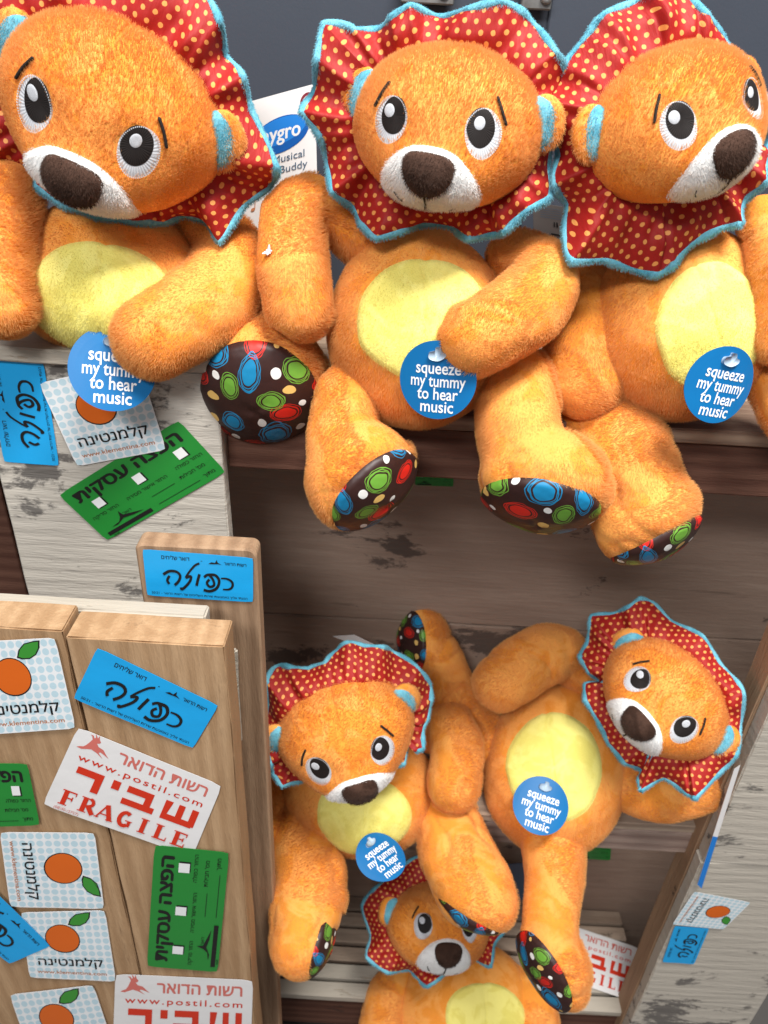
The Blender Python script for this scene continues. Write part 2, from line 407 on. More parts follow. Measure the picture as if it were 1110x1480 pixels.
# ------------------------------------------------------------------ background wall and wooden furniture
wm, nt, b = mat('grey_painted_metal', (.062, .072, .092), .42, .4); n = N(nt)
n.set(b.inputs['Base Color'], n.mix(n.noise(n.pos(), 6, 4), (.036, .043, .058), (.052, .060, .078)))
n.bump(n.noise(n.pos(), 500, 2), .08, .001, b)
def box(name, x0, x1, y0, y1, z0, z1, m, parent=None, bev=.0015, jit=0.0, seg=1, label=None, rough=0.0):
    """chamfered, subdivided plank; jit bends the corners, rough chews the edges"""
    lx, ly, lz = x1-x0, y1-y0, z1-z0
    nx = max(2, min(40, int(lx/.012))); nz = max(2, min(40, int(lz/.012))); ny = 2 if ly < .05 else 4
    if rough == 0: nx = min(nx, 8); nz = min(nz, 8)
    def ax(a, b_, k): return np.concatenate([[a, a+bev], np.linspace(a+bev, b_-bev, k+1)[1:-1], [b_-bev, b_]])
    X, Y, Z = ax(x0, x1, nx), ax(y0, y1, ny), ax(z0, z1, nz)
    V = {}; L = []; Fc = []
    def vid(i, j, k):
        if (i, j, k) in V: return V[(i, j, k)]
        x, y, z = X[i], Y[j], Z[k]
        e = [i in (0, len(X)-1), j in (0, len(Y)-1), k in (0, len(Z)-1)]
        if sum(e) >= 2:                     # pull edges in: chamfer
            q = bev*.45 if sum(e) == 2 else bev*.6
            q *= 1+rough*1.6*(mnoise.noise(Vector((x*140, y*140, z*140)))+.4)
            if e[0]: x += q if i == 0 else -q
            if e[1]: y += q if j == 0 else -q
            if e[2]: z += q if k == 0 else -q
        if jit:
            nn = mnoise.noise_vector(Vector((x*14+x0*50, y*14, z*14+z0*30)))
            x += nn[0]*jit; y += nn[1]*jit; z += nn[2]*jit
        V[(i, j, k)] = len(L); L.append((x, y, z)); return V[(i, j, k)]
    a, b_, c = len(X)-1, len(Y)-1, len(Z)-1
    for i in range(a):
        for k in range(c):
            Fc.append((vid(i, 0, k), vid(i+1, 0, k), vid(i+1, 0, k+1), vid(i, 0, k+1)))
            Fc.append((vid(i, b_, k), vid(i, b_, k+1), vid(i+1, b_, k+1), vid(i+1, b_, k)))
    for i in range(a):
        for j in range(b_):
            Fc.append((vid(i, j, 0), vid(i, j+1, 0), vid(i+1, j+1, 0), vid(i+1, j, 0)))
            Fc.append((vid(i, j, c), vid(i+1, j, c), vid(i+1, j+1, c), vid(i, j+1, c)))
    for j in range(b_):
        for k in range(c):
            Fc.append((vid(0, j, k), vid(0, j, k+1), vid(0, j+1, k+1), vid(0, j+1, k)))
            Fc.append((vid(a, j, k), vid(a, j+1, k), vid(a, j+1, k+1), vid(a, j, k+1)))
    o = mesh_obj(name, L, Fc, m, parent, smooth=False)
    if label: o['label'] = label
    return o
WY = .215; HZ = -1.0
fm, nt, b = mat('dark_floor', (.09, .08, .075), .6); n = N(nt)
n.set(b.inputs['Base Color'], n.mix(n.noise(n.pos(), 9, 5, .65), (.055, .05, .048), (.11, .10, .092)))
fl = mesh_obj('floor', [(-4, -5, HZ), (4, -5, HZ), (4, WY+.5, HZ), (-4, WY+.5, HZ)], [(0, 1, 2, 3)], fm, smooth=False); fl['kind'] = 'structure'
wall = box('wall', -1.2, 1.2, WY, WY+.02, HZ+.001, 1.0, wm); wall['kind'] = 'structure'
wj = P(797, 40, WY)
st = box('wall_panel', wj[0]-.004, wj[0]+.30, WY-.004, WY-.0005, HZ+.001, 1.0, wm); st['kind'] = 'structure'
met, nt, b = mat('scratched_zinc', (.34, .33, .32), .38, .5); b.inputs['Metallic'].default_value = .9
n = N(nt); n.set(b.inputs['Base Color'], n.mix(n.noise(n.pos(), 160, 4), (.16, .15, .14), (.48, .47, .45)))
dark = mat('recess_shade_black', (.015, .014, .014), .8)[0]
def bracket(px0, py0, px1, py1, label):
    a, c = P(px0, py1, WY-.012), P(px1, py0, WY-.012)
    t = thing('metal_bracket', label, 'bracket', ((a[0]+c[0])/2, WY-.006, a[2]), 'zinc brackets high on the wall')
    box('plate', a[0], c[0], WY-.012, WY-.0045, a[2], c[2], met, t, .0012, .0004)
    for s in (.80,):
        cc = np.array([a[0]*(1-s)+c[0]*s, WY-.0125, a[2]+.008]); V = []
        for k, (r, y) in enumerate([(.0048, 0), (.0046, -.0018), (.0030, -.0026), (.0012, -.0022)]):
            for i in range(16):
                q = 2*math.pi*i/16; V.append(cc+np.array([r*math.cos(q), y, r*math.sin(q)]))
        f = grid_faces(16, 4, True); f.append(tuple(48+i for i in range(16)))
        mesh_obj('screw', V, f, met, t)
bracket(578, -42, 660, 4, 'scuffed zinc bracket on the grey wall, just above the middle top lion')
bracket(752, -42, 804, 13, 'scuffed zinc bracket with a screw, above the gap between two top lions')

HZ = -1.0                                # floor of the furniture, out of view
# top shelf / open shelf unit
unit = thing('shelf_unit', 'weathered wooden shelf unit of slats and dark beams holding the plush lions', 'shelf', (0.1, .07, HZ))
xl = P(322, 640, 0)[0]; xr = .52
zt = 0.0
for i, (y0, y1) in enumerate([(-.002, .062), (.066, .130), (.134, .205)]):
    box('shelf_plank', xl+.002, xr, y0, y1, -.0125, zt-.0006*i, M['shelf_top'], unit, .0012, .0006, rough=.5)
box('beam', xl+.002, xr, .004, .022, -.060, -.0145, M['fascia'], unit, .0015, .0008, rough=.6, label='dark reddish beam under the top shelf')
zm = P(920, 1192, 0)[2]; zmb = P(920, 1233, 0)[2]
zl = P(700, 1448, 0)[2]
BY = .145
zs = P(720, 906, BY)[2]
xR = P(1075, 1110, -.03)[0]
back_x0, back_x1 = -.75, .62
cuts = [-.0665, zs+.001, P(700, 1120, BY)[2], zm-.10, zm-.235, -.998]
for k, (z1, z0) in enumerate(zip(cuts[:-1], cuts[1:])):
    box('backboard', back_x0, back_x1, BY+.001*(k % 2), BY+.014, z0, z1-.0022, M['back'], unit, .0015, .0012, rough=.8)
for i, (y0, y1) in enumerate([(.002, .034), (.042, .082), (.094, .138)]):
    box('shelf_plank', xl-.08, xR+.02, y0, y1, zm-.012, zm-.0008*i, M['slat'], unit, .0012, .0007, rough=.6)
box('beam', xl-.08, xR+.02, .003, .020, zmb, zm-.0135, M['fascia2'], unit, .0015, .0008, rough=.6, label='greyish brown beam under the middle shelf')
for i in range(6):
    y0 = -.004+.0255*i
    box('slat', xl-.12, xR+.03, y0, y0+.020, zl-.012, zl-.0012*(i % 3), M['slat'] if i > 1 else M['white_h'], unit, .0012, .0009, rough=.6)
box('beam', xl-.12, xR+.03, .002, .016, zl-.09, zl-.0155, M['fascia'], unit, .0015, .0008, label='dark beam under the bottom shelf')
# left post block (own crate, slightly higher)
zc = P(60, 503, -.014)[2]
cr = thing('display_crate', 'whitewashed wooden crate with peeling paint under the leftmost top lion', 'crate', (-.26, .05, HZ))
xp0, xp1 = P(20, 775, -.010)[0], P(325, 700, -.010)[0]
for i, (y0, y1) in enumerate([(-.016, .055), (.059, .130), (.134, .205)]):
    box('top_plank', -.60, xp1+.004, y0, y1, zc-.012, zc-.0005*i, M['white_h'], cr, .0013, .0008, rough=.7)
zq = [zc-.0135, P(200, 700, -.01)[2], -.998]
box('side_board', xp0, xp1, -.010, .006, zq[2], zc-.0135, M['white_v'], cr, .0013, .0008, rough=.7, label='upright board with black scuffs and peeling white paint')
box('side_board', -.62, xp0-.06, .09, .10, -.998, zc-.014, M['fascia'], cr, .0013, .0008, label='dark board deep inside the crate')
box('gap_shade_sheet', -.62, xp0+.03, .10, .115, -.998, zc-.014, dark, cr, .001, 0)  # sheet added for the dark gap; the interior's shade is in its near-black colour
# right post: whitewashed boards
post = thing('side_crate', 'whitewashed upright crate end with grey stains at the right of the lower shelves', 'crate', (xR+.08, -.01, HZ))
xq = P(1110, 1440, -.03)[0]
zb1, zb2 = P(1060, 1249, -.03)[2], P(1060, 1276, -.03)[2]
zz = P(1095, 1000, -.03)[2]
box('board', xR+.001, xq+.02, -.030, -.012, zb1+.0008, -.20, M['white_v2'], post, .0014, .0009, rough=.8)
box('board', xR-.001, xq, -.029, -.012, -.998, zb1-.0010, M['white_v2'], post, .0014, .0009, rough=.8)
box('end_rail', xR-.0015, xR+.014, -.0115, .02, -.998, -.20, M['pine_v2'], post, .0014, .0009, rough=.9)

# front left crate of raw boards
fc = thing('front_crate', 'raw pine crate in the lower left corner covered with postal stickers', 'crate', (-.25, -.12, HZ))
YF = -.160
ztop = P(200, 926, YF)[2]
xs_ = [P(-70, 925, YF)[0]-.10, P(94, 925, YF)[0], P(324, 925, YF)[0]]
box('board', xs_[0], xs_[1]-.001, YF+.001, YF+.029, -.998, ztop+.004, M['pine_v'], fc, .0010, .0011, rough=2.2)
box('board', xs_[1]+.001, xs_[2], YF, YF+.028, -.998, ztop, M['pine_v'], fc, .0010, .0011, rough=2.2)
a = P(300, 890, YF+.0365)
box('top_rail', -.5, a[0], YF+.031, YF+.045, a[2]-.05, a[2]+.004, M['white_h'], fc, .0016, .001, rough=1.0, label='splintered white rail behind the board tops')
YT = -.095
a, c = P(196, 800, YT), P(371, 800, YT)
def tall_board():
    x0, x1, zt_ = a[0], c[0], P(280, 790, YT)[2]
    r = .006; pts = [(x0, -.998), (x1, -.998)]
    for i in range(7): t = math.pi/2*i/6; pts.append((x1-r+r*math.cos(t), zt_-r+r*math.sin(t)))
    for i in range(7): t = math.pi/2*(1+i/6); pts.append((x0+r+r*math.cos(t), zt_-r+r*math.sin(t)))
    n_ = len(pts); e = .0014
    cxm, czm = (x0+x1)/2, (zt_-.4)
    V = []
    for y, s in ((YT, e), (YT+e, 0), (YT+.017-e, 0), (YT+.017, e)):
        for x, z in pts: V.append((x-math.copysign(s, x-cxm), y, z-(s if z > -.5 else 0)+mnoise.noise(Vector((x*90, y*40, z*90)))*.0006))
    f = []
    for k in range(3):
        for i in range(n_): j = (i+1) % n_; f.append((k*n_+i, k*n_+j, (k+1)*n_+j, (k+1)*n_+i))
    f.append(tuple(range(n_))[::-1]); f.append(tuple(3*n_+i for i in range(n_)))
    o = mesh_obj('upright', V, f, M['pine_v2'], fc, smooth=False); o['label'] = 'taller upright board with rounded top corners'
tall_board()
s0, s1 = P(322, 940, YT-.006), P(341, 1073, YT-.006)
box('splinter', s0[0], s0[0]+.0095, YT-.007, YT-.001, s1[2], s0[2], M['white_h'], fc, .0016, .0022, rough=1.4)

# ------------------------------------------------------------------ stickers
INK = dict(black=mat('black_ink', (.012, .011, .011), .5)[0], red=mat('red_ink', (.62, .035, .012), .45)[0], pink=mat('pink_ink', (.62, .16, .13), .45)[0],
           orange=mat('orange_ink', (.66, .125, .012), .4)[0], leaf=mat('green_ink', (.045, .27, .035), .4)[0], white=mat('white_ink', (.78, .78, .78), .4)[0],
           rust=mat('rust_ink', (.50, .20, .10), .5)[0], maroon=mat('maroon_ink', (.20, .02, .035), .4)[0], dkblue=mat('blue_ink', (.01, .10, .38), .35)[0],
           slate=mat('slate_ink', (.05, .10, .17), .5)[0], midblue=mat('bright_blue_ink', (.02, .20, .62), .35)[0])
def paper(name, c, var=.06):
    m, nt, b = mat(name, c, .38, .45); n = N(nt)
    n.set(b.inputs['Base Color'], n.mix(n.noise(n.pos(), 35, 3), tuple(x*(1-var) for x in c), c))
    n.bump(n.noise(n.pos(), 55, 2), .12, .002, b); return m
PAP = dict(blue=paper('blue_paper', (.012, .36, .76)), green=paper('green_paper', (.018, .235, .035)), white=paper('white_paper', (.80, .78, .77)))
m, nt, b = mat('dotted_white_paper', (.78, .8, .82), .38, .45); n = N(nt)
q = n.vmath('MULTIPLY', n.uv(), (11, 11, 0)); q = n.vmath('SUBTRACT', n.vmath('FRACTION', q), (.5, .5, 0)); q = n.vmath('MULTIPLY', q, (1, 1, 0))
n.set(b.inputs['Base Color'], n.mix(n.smooth(n.vmath('LENGTH', q, out=1), .36, .46), (.50, .66, .73), (.80, .81, .82)))
PAP['dots'] = m

def p_blue():
    p = Print(); K = INK['black']; W, Hh = 2.45, 1.0
    p.text('דואר שליחים', .72, .83, .085, K, heb=True, bold=.01); p.text('-', 1.30, .82, .09, K)
    p.text('רשות הדואר', 2.05, .80, .07, K, heb=True, bold=.01)
    p.poly([(1.45, .80), (1.52, .84), (1.60, .83), (1.64, .90), (1.66, .84), (1.75, .80), (1.66, .81), (1.55, .80)], K)
    p.text('הגעתי אליך באמצעות שירות השליחים של רשות הדואר - 12:05', 1.22, .06, .05, K, w=2.2, heb=True)
    t = .056
    p.stroke([(1.72, .50), (1.86, .50), (1.97, .44), (1.98, .34), (1.90, .27), (1.76, .26)], t, K, taper=True)
    p.stroke([(1.46, .46), (1.40, .38), (1.46, .30), (1.56, .34), (1.54, .46), (1.44, .56), (1.34, .50)], t, K)
    p.stroke([(1.44, .56), (1.60, .56), (1.68, .44), (1.62, .28), (1.46, .20), (1.32, .22)], t*1.1, K)
    p.stroke([(1.24, .56), (1.20, .44), (1.16, .30)], t*1.1, K)
    p.stroke([(1.25, .80), (1.14, .74), (1.00, .58), (.92, .46)], t*.8, K)
    p.stroke([(.92, .46), (1.04, .50), (1.02, .40), (.92, .28), (.82, .20), (.80, .24)], t, K)
    p.stroke([(.42, .50), (.56, .58), (.72, .58), (.80, .50), (.76, .38), (.66, .28)], t*1.05, K)
    p.stroke([(.56, .48), (.50, .38), (.54, .30)], t, K)
    return p, W, Hh
def p_green():
    p = Print(); K = INK['black']; W, Hh = 2.0, 1.05
    p.text('הפצה עסקית', 1.0, .76, .20, K, w=1.72, heb=True, bold=.04)
    for x in (1.72, 1.04, .36):
        p.rect(x-.065, .52, x+.085, .68, K); p.rect(x-.08, .535, x+.06, .69, INK['white'])
    p.text('החזר כפולה', 1.72, .42, .06, K, heb=True); p.text('החזר אישור מסירה', 1.02, .40, .06, K, heb=True); p.text('החזר סריקה', .32, .40, .06, K, heb=True)
    p.text("מס' חבילות", 1.66, .26, .06, K, heb=True); p.rect(.98, .255, 1.36, .263, K)
    p.text('מתוך', 1.82, .10, .06, K, heb=True); p.rect(.98, .095, 1.66, .103, K)
    p.rect(.10, .05, .85, .115, K); p.text('תוגות', .2, -.0+.01, .03, K, heb=True)
    p.poly([(.22, .16), (.36, .18), (.42, .24), (.46, .34), (.48, .25), (.62, .20), (.76, .15), (.6, .165), (.45, .20), (.32, .15)], K)
    p.text('דואר', .56, .24, .05, K, heb=True)
    return p, W, Hh
def p_clem():
    p = Print(); K = INK['black']; W, Hh = 1.15, 1.0
    p.ellipse(.52, .62, .235, .205, K, -8); p.ellipse(.52, .622, .222, .192, INK['orange'], -8)
    lf = [(.62, .82), (.66, .90), (.74, .96), (.86, .98), (.95, .985), (.93, .91), (.87, .84), (.78, .80), (.68, .80)]
    p.poly(lf, K); c = np.mean(lf, 0); p.poly([tuple(c+(np.array(q)-c)*.86) for q in lf], INK['leaf'])
    p.text('קלמנטינה', .58, .22, .115, K, w=.86, heb=True, bold=.015)
    p.text('www.klementina.com', .58, .09, .05, INK['rust'], w=.92, bold=.01)
    return p, W, Hh
def deer(p, x, y, s, m):
    L = [(0, .10), (.10, .16), (.22, .20), (.30, .30), (.36, .42), (.42, .56), (.36, .66), (.28, .70), (.40, .70), (.46, .62), (.50, .66), (.44, .80), (.58, .66), (.60, .78), (.66, .64),
         (.74, .56), (.70, .50), (.62, .48), (.72, .38), (.92, .34), (1.06, .22), (1.22, .10), (1.0, .18), (.86, .22), (.80, .18), (1.02, .02), (.76, .14), (.52, .20), (.34, .14), (.18, .08)]
    c = np.array([(x+a_*s, y+b_*s) for a_, b_ in L])
    # fan from spine keeps the silhouette concave
    from mathutils.geometry import tessellate_polygon
    tri = tessellate_polygon([[Vector((q[0], q[1], 0)) for q in c]])
    p.add(c, [tuple(t) for t in tri], m)
def serif_fragile(p, x, y, h, w, m):
    """seven heavy slab-serif capitals"""
    cw = w/7.0; st, th, sf = cw*.24, h*.09, cw*.10
    def stem(x0, x1, y0=0, y1=1, serif=True):
        p.rect(x0, y+y0*h, x1, y+y1*h, m)
        if serif:
            p.rect(x0-sf, y, x1+sf, y+th*.7, m); p.rect(x0-sf, y+h-th*.7, x1+sf, y+h, m)
    def arc(cx, cy, rx, ry, a0, a1, wd):
        p.stroke([(cx+rx*math.cos(rad(t)), cy+ry*math.sin(rad(t))) for t in np.linspace(a0, a1, 12)], wd, m, smooth=False)
    for i, ch in enumerate('FRAGILE'):
        X = x+i*cw+cw*.12; E = X+cw*.74
        if ch in 'FEL': stem(X+sf, X+sf+st)
        if ch in 'FE':
            p.rect(X+sf, y+h-th, E, y+h, m); p.rect(E-th*.6, y+h*.76, E, y+h, m)
            p.rect(X+sf, y+h*.48, E-cw*.15, y+h*.48+th, m); p.rect(E-cw*.18, y+h*.38, E-cw*.12, y+h*.67, m)
        if ch in 'EL': p.rect(X+sf, y, E, y+th, m); p.rect(E-th*.7, y, E, y+h*.28, m)
        if ch == 'R':
            stem(X+sf, X+sf+st); p.rect(X+sf, y+h-th, X+cw*.5, y+h, m); p.rect(X+sf, y+h*.45, X+cw*.5, y+h*.45+th, m)
            arc(X+cw*.45, y+h*.73, cw*.20, h*.24, 90, -90, cw*.17); p.stroke([(X+cw*.42, y+h*.5), (E+cw*.05, y)], st, m)
        if ch == 'A':
            p.stroke([(X-cw*.02, y), (X+cw*.36, y+h)], th, m); p.stroke([(X+cw*.36, y+h), (X+cw*.70, y)], st, m)
            p.rect(X+cw*.12, y+h*.28, X+cw*.6, y+h*.28+th*.8, m); p.rect(X-cw*.12, y, X+cw*.12, y+th*.7, m); p.rect(X+cw*.5, y, X+cw*.86, y+th*.7, m)
        if ch == 'G':
            arc(X+cw*.40, y+h*.5, cw*.28, h*.46, 50, 310, st*.9); p.rect(E-st*.7, y+h*.05, E, y+h*.42, m); p.rect(E-cw*.30, y+h*.40, E+sf*.6, y+h*.40+th*.7, m)
        if ch == 'I': stem(X+cw*.28, X+cw*.28+st)
def p_frag():
    p = Print(); Rr = INK['red']; Pk = INK['pink']; W, Hh = 1.95, 1.12
    deer(p, .08, .86, .34, Pk)
    p.text('רשות הדואר', 1.20, .90, .15, Pk, w=1.20, heb=True, bold=.022)
    p.text('www.postil.com', .98, .745, .085, Rr, w=1.66, bold=.012, spacing=1.25)
    h, y0 = .27, .40; t = .095
    # heavy block Hebrew, right to left: shin bet yod resh
    x = 1.36; p.poly([(x, y0+h), (x+.1, y0+h), (x+.07, y0+.09), (x+.06, y0), (x, y0)], Rr)
    p.rect(x, y0, x+.42, y0+.085, Rr); p.rect(x+.36, y0+.02, x+.45, y0+h, Rr); p.rect(x+.18, y0+.03, x+.265, y0+h, Rr)
    x = .86; p.rect(x, y0+h-.09, x+.34, y0+h, Rr); p.rect(x+.25, y0, x+.34, y0+h, Rr); p.rect(x-.02, y0, x+.40, y0+.085, Rr)
    x = .66; p.rect(x, y0+h-.12, x+.10, y0+h, Rr)
    x = .20; p.rect(x, y0+h-.09, x+.34, y0+h, Rr); p.rect(x+.245, y0, x+.34, y0+h-.04, Rr)
    serif_fragile(p, .12, .10, .215, 1.70, Rr)
    p.text('(08.05-/2757)', .28, .03, .04, Pk); 
    return p, W, Hh
PR = dict(blue=p_blue(), green=p_green(), clem=p_clem(), frag=p_frag())
def sticker(kind, quad, plane, label, nrm=(0, -1, 0), curl=0.0, lift=.0004, rc=.05):
    """quad: reading-order corners TL,TR,BR,BL in pixels on a board's plane"""
    if plane[0] == 'y': Q = [P(x, y, plane[1]) for x, y in quad]
    else: Q = [PZ(x, y, plane[1]) for x, y in quad]
    nrm = np.array(nrm, float); pr, W, Hh = PR[kind]
    Q = [q+nrm*lift for q in Q]
    sd = random.random()*50
    def f(u, v, o=0.0):
        p = (Q[3]*(1-u)+Q[2]*u)*(1-v)+(Q[0]*(1-u)+Q[1]*u)*v
        e = max(0, u+v-1.55)**2*curl*.05
        return p+nrm*(o+e+.00022*(mnoise.noise(Vector((u*3+sd, v*3, 0)))+.6))
    NU, NV = 15, 11; V, UVs = [], []
    us = np.linspace(0, 1, NU); vs = np.linspace(0, 1, NV)
    def rnd(u, v):      # rounded corners
        a_ = Hh/W; x, y = u/a_, v; X = 1/a_
        cx = min(max(x, rc), X-rc); cy = min(max(y, rc), 1-rc); dx, dy = x-cx, y-cy; l = math.hypot(dx, dy)
        if abs(dx) > 1e-9 and abs(dy) > 1e-9: x, y = cx+dx/l*min(l, rc), cy+dy/l*min(l, rc)
        return x*a_, y
    for v in vs:
        for u in us:
            a_, b_ = rnd(u, v); V.append(f(a_, b_)); UVs.append((a_, b_))
    n_ = len(V); V2 = [p-nrm*.00016 for p in V]
    fc_ = grid_faces(NU, NV); fb = [tuple(i+n_ for i in reversed(q)) for q in fc_]
    loop = [i for i in range(NU)]+[NU*j+NU-1 for j in range(1, NV)]+[NU*(NV-1)+i for i in range(NU-2, -1, -1)]+[NU*j for j in range(NV-2, 0, -1)]
    side = [(loop[(i+1) % len(loop)], loop[i], loop[i]+n_, loop[(i+1) % len(loop)]+n_) for i in range(len(loop))]
    o = mesh_obj('sticker', V+V2, fc_+fb+side, {'blue': PAP['blue'], 'green': PAP['green'], 'clem': PAP['dots'], 'frag': PAP['white']}[kind], uv=UVs+UVs, smooth=False)
    tag_(o, label, 'sticker', {'blue': 'blue courier stickers', 'green': 'green delivery form stickers', 'clem': 'orange fruit stickers', 'frag': 'red and white fragile stickers'}[kind])
    PV = [f(x/W, y/Hh, .00014+z) for (x, y), z in zip(pr.V, pr.Z)]
    mesh_obj('lettering', PV, pr.F, None, o, smooth=False, mats=pr.mats, midx=pr.M)
    return o
yp, yt, yf, yr = ('y', -.0106), ('y', YT-.0006), ('y', YF-.0008), ('y', -.0306)
sticker('blue', [(6, 667), (-20, 517), (63, 522), (86, 673)], yp, 'blue courier sticker turned upright at the left edge of the whitewashed crate')
sticker('green', [(85, 715), (258, 607), (327, 682), (155, 781)], yp, 'slanting green form sticker on whitewashed crate, overlapped by a fruit sticker')
sticker('clem', [(57, 553), (200, 520), (241, 649), (112, 673)], yp, 'orange fruit sticker half hidden behind the round blue tag of the leftmost lion', lift=.0012)
sticker('blue', [(206, 793), (366, 806), (366, 870), (213, 860)], yt, 'blue courier sticker alone on the rounded top of the taller upright board')
sticker('clem', [(-50, 928), (80, 921), (110, 1052), (-28, 1062)], yf, 'topmost orange fruit sticker on the pine crate, cut by the left edge', curl=0)
sticker('blue', [(141, 935), (316, 1019), (279, 1081), (106, 1009)], yf, 'tilted blue courier sticker just above the large FRAGILE sticker')
sticker('frag', [(113, 1050), (321, 1135), (278, 1238), (62, 1162)], yf, 'tilted FRAGILE sticker in red and white below the blue one on the pine crate')
sticker('green', [(-125, 1102), (40, 1103), (58, 1192), (-112, 1198)], yf, 'green form sticker cut by the left edge, beside the tilted FRAGILE sticker')
sticker('clem', [(137, 1203), (151, 1313), (15, 1310), (0, 1202)], yf, 'orange fruit sticker lying on its side with the leaf at its lower right')
sticker('clem', [(30, 1318), (152, 1315), (168, 1418), (43, 1412)], yf, 'upright orange fruit sticker with a blue sticker corner over its left edge', curl=-.0)
sticker('blue', [(-45, 1248), (74, 1365), (14, 1391), (-98, 1296)], yf, 'blue courier sticker poking in at the left edge over two fruit stickers', lift=.0014)
sticker('green', [(213, 1394), (224, 1219), (332, 1230), (315, 1403)], yf, 'green form sticker standing on end below the tilted FRAGILE sticker', lift=.0014)
sticker('clem', [(14, 1437), (135, 1423), (168, 1520), (50, 1540)], yf, 'lowest orange fruit sticker, cut by the bottom edge of the pine crate')
sticker('frag', [(167, 1407), (366, 1416), (362, 1528), (163, 1520)], yf, 'level red and white fragile sticker cut by the bottom edge of the crate')
sticker('clem', [(1085, 1303), (1045, 1342), (971, 1335), (1003, 1287)], yr, 'small orange fruit sticker on the right crate end above a blue sticker', lift=.0010)
sticker('blue', [(957, 1390), (975, 1338), (1025, 1341), (1003, 1393)], yr, 'small blue courier sticker under a fruit sticker on the right crate end')
sticker('frag', [(815, 1334), (922, 1370), (912, 1447), (795, 1408)], ('z', zl+.0012), 'FRAGILE sticker lying on the bottom shelf slats beside a lion foot', nrm=(0, 0, 1))
sticker('green', [(600, 676), (656, 678), (655, 703), (600, 701)], ('y', BY-.0012), 'green sticker peeking out under the dark beam of the top shelf')
sticker('green', [(830, 1200), (884, 1205), (882, 1243), (828, 1240)], ('y', BY-.0012), 'green sticker peeking out under the middle shelf beam')

# ------------------------------------------------------------------ cards behind the lions
def card(name, quad, Y, label, cat, pr, W, Hh, m, th=.0008):
    Q = [P(x, y, Y if not isinstance(Y, (list, tuple)) else Y[i]) for i, (x, y) in enumerate(quad)]
    nn = norm(np.cross(Q[1]-Q[0], Q[3]-Q[0])); nn = nn if np.dot(nn, FW) < 0 else -nn
    V = []; NU, NV = 9, 9
    def f(u, v, o=0): return (Q[3]*(1-u)+Q[2]*u)*(1-v)+(Q[0]*(1-u)+Q[1]*u)*v+nn*o
    for v in np.linspace(0, 1, NV):
        for u in np.linspace(0, 1, NU): V.append(f(u, v))
    n_ = len(V); V2 = [p-nn*th for p in V]; g = grid_faces(NU, NV)
    loop = [i for i in range(NU)]+[NU*j+NU-1 for j in range(1, NV)]+[NU*(NV-1)+i for i in range(NU-2, -1, -1)]+[NU*j for j in range(NV-2, 0, -1)]
    side = [(loop[(i+1) % len(loop)], loop[i], loop[i]+n_, loop[(i+1) % len(loop)]+n_) for i in range(len(loop))]
    o = mesh_obj(name, V+V2, g+[tuple(i+n_ for i in reversed(q)) for q in g]+side, m, smooth=False)
    tag_(o, label, cat)
    if pr: mesh_obj('lettering', [f(x/W, y/Hh, .0003+z) for (x, y), z in zip(pr.V, pr.Z)], pr.F, None, o, smooth=False, mats=pr.mats, midx=pr.M)
    return o
p = Print()
p.ellipse(.46, 1.42, .44, .235, INK['dkblue'], 6, 40); p.ellipse(.45, 1.47, .41, .17, INK['midblue'], 6, 40)
p.text('Playgro', .40, 1.36, .20, INK['white'], w=.74, bold=.02)
p.text('Musical', .60, 1.06, .10, INK['slate'], w=.46); p.text('Pully Buddy', .50, .91, .10, INK['slate'], w=.74)
p.ellipse(.88, 1.76, .11, .11, INK['maroon'], 0, 30); p.ellipse(.88, 1.76, .07, .07, PAP['white'], 0, 24)
for x, y in ((.12, .5), (.30, .35)): p.ellipse(x, y, .03, .024, INK['rust'], 20); p.rect(x+.02, y, x+.03, y+.14, INK['rust'])
card('product_card', [(364, 146), (455, 121), (460, 330), (350, 356)], .12, 'white product card with a blue oval logo behind the raised arm', 'card', p, 1.0, 1.95, PAP['white'])
bk = paper('dark_card_back', (.12, .105, .10))
p = Print(); p.rect(.45, .60, .85, .64, INK['black']); p.rect(.55, .85, .58, 1.0, INK['black']); p.rect(.62, .85, .66, 1.0, INK['black'])
for k in range(5): p.rect(.2, 1.1+.07*k, .8, 1.11+.07*k, INK['slate'])
card('leaflet', [(770, 292), (820, 300), (832, 372), (772, 362)], .10, 'dark printed leaflet tucked between the middle and right top lions', 'leaflet', p, 1.0, 1.5, bk)
p = Print(); p.rect(0, 0, 1, .9, INK['midblue'])
card('backing_card', [(1061, 1112), (1070, 1106), (1014, 1284), (1008, 1278)], [-.034, -.035, -.035, -.034], 'thin white and blue backing card edge-on beside the reclining lion', 'card', p, 1, 2, PAP['white'])
card('paper_label', [(481, 920), (512, 918), (545, 934), (540, 942)], .09, 'small white paper label above the mane of the slumped lion', 'label', None, 1, 1, PAP['white'])
card('blue_box_flap', [(727, 1250), (760, 1247), (765, 1300), (735, 1302)], .12, 'blue cardboard flap in shadow on the bottom shelf behind the lion legs', 'cardboard', None, 1, 1, paper('dim_blue_card', (.012, .07, .16)))

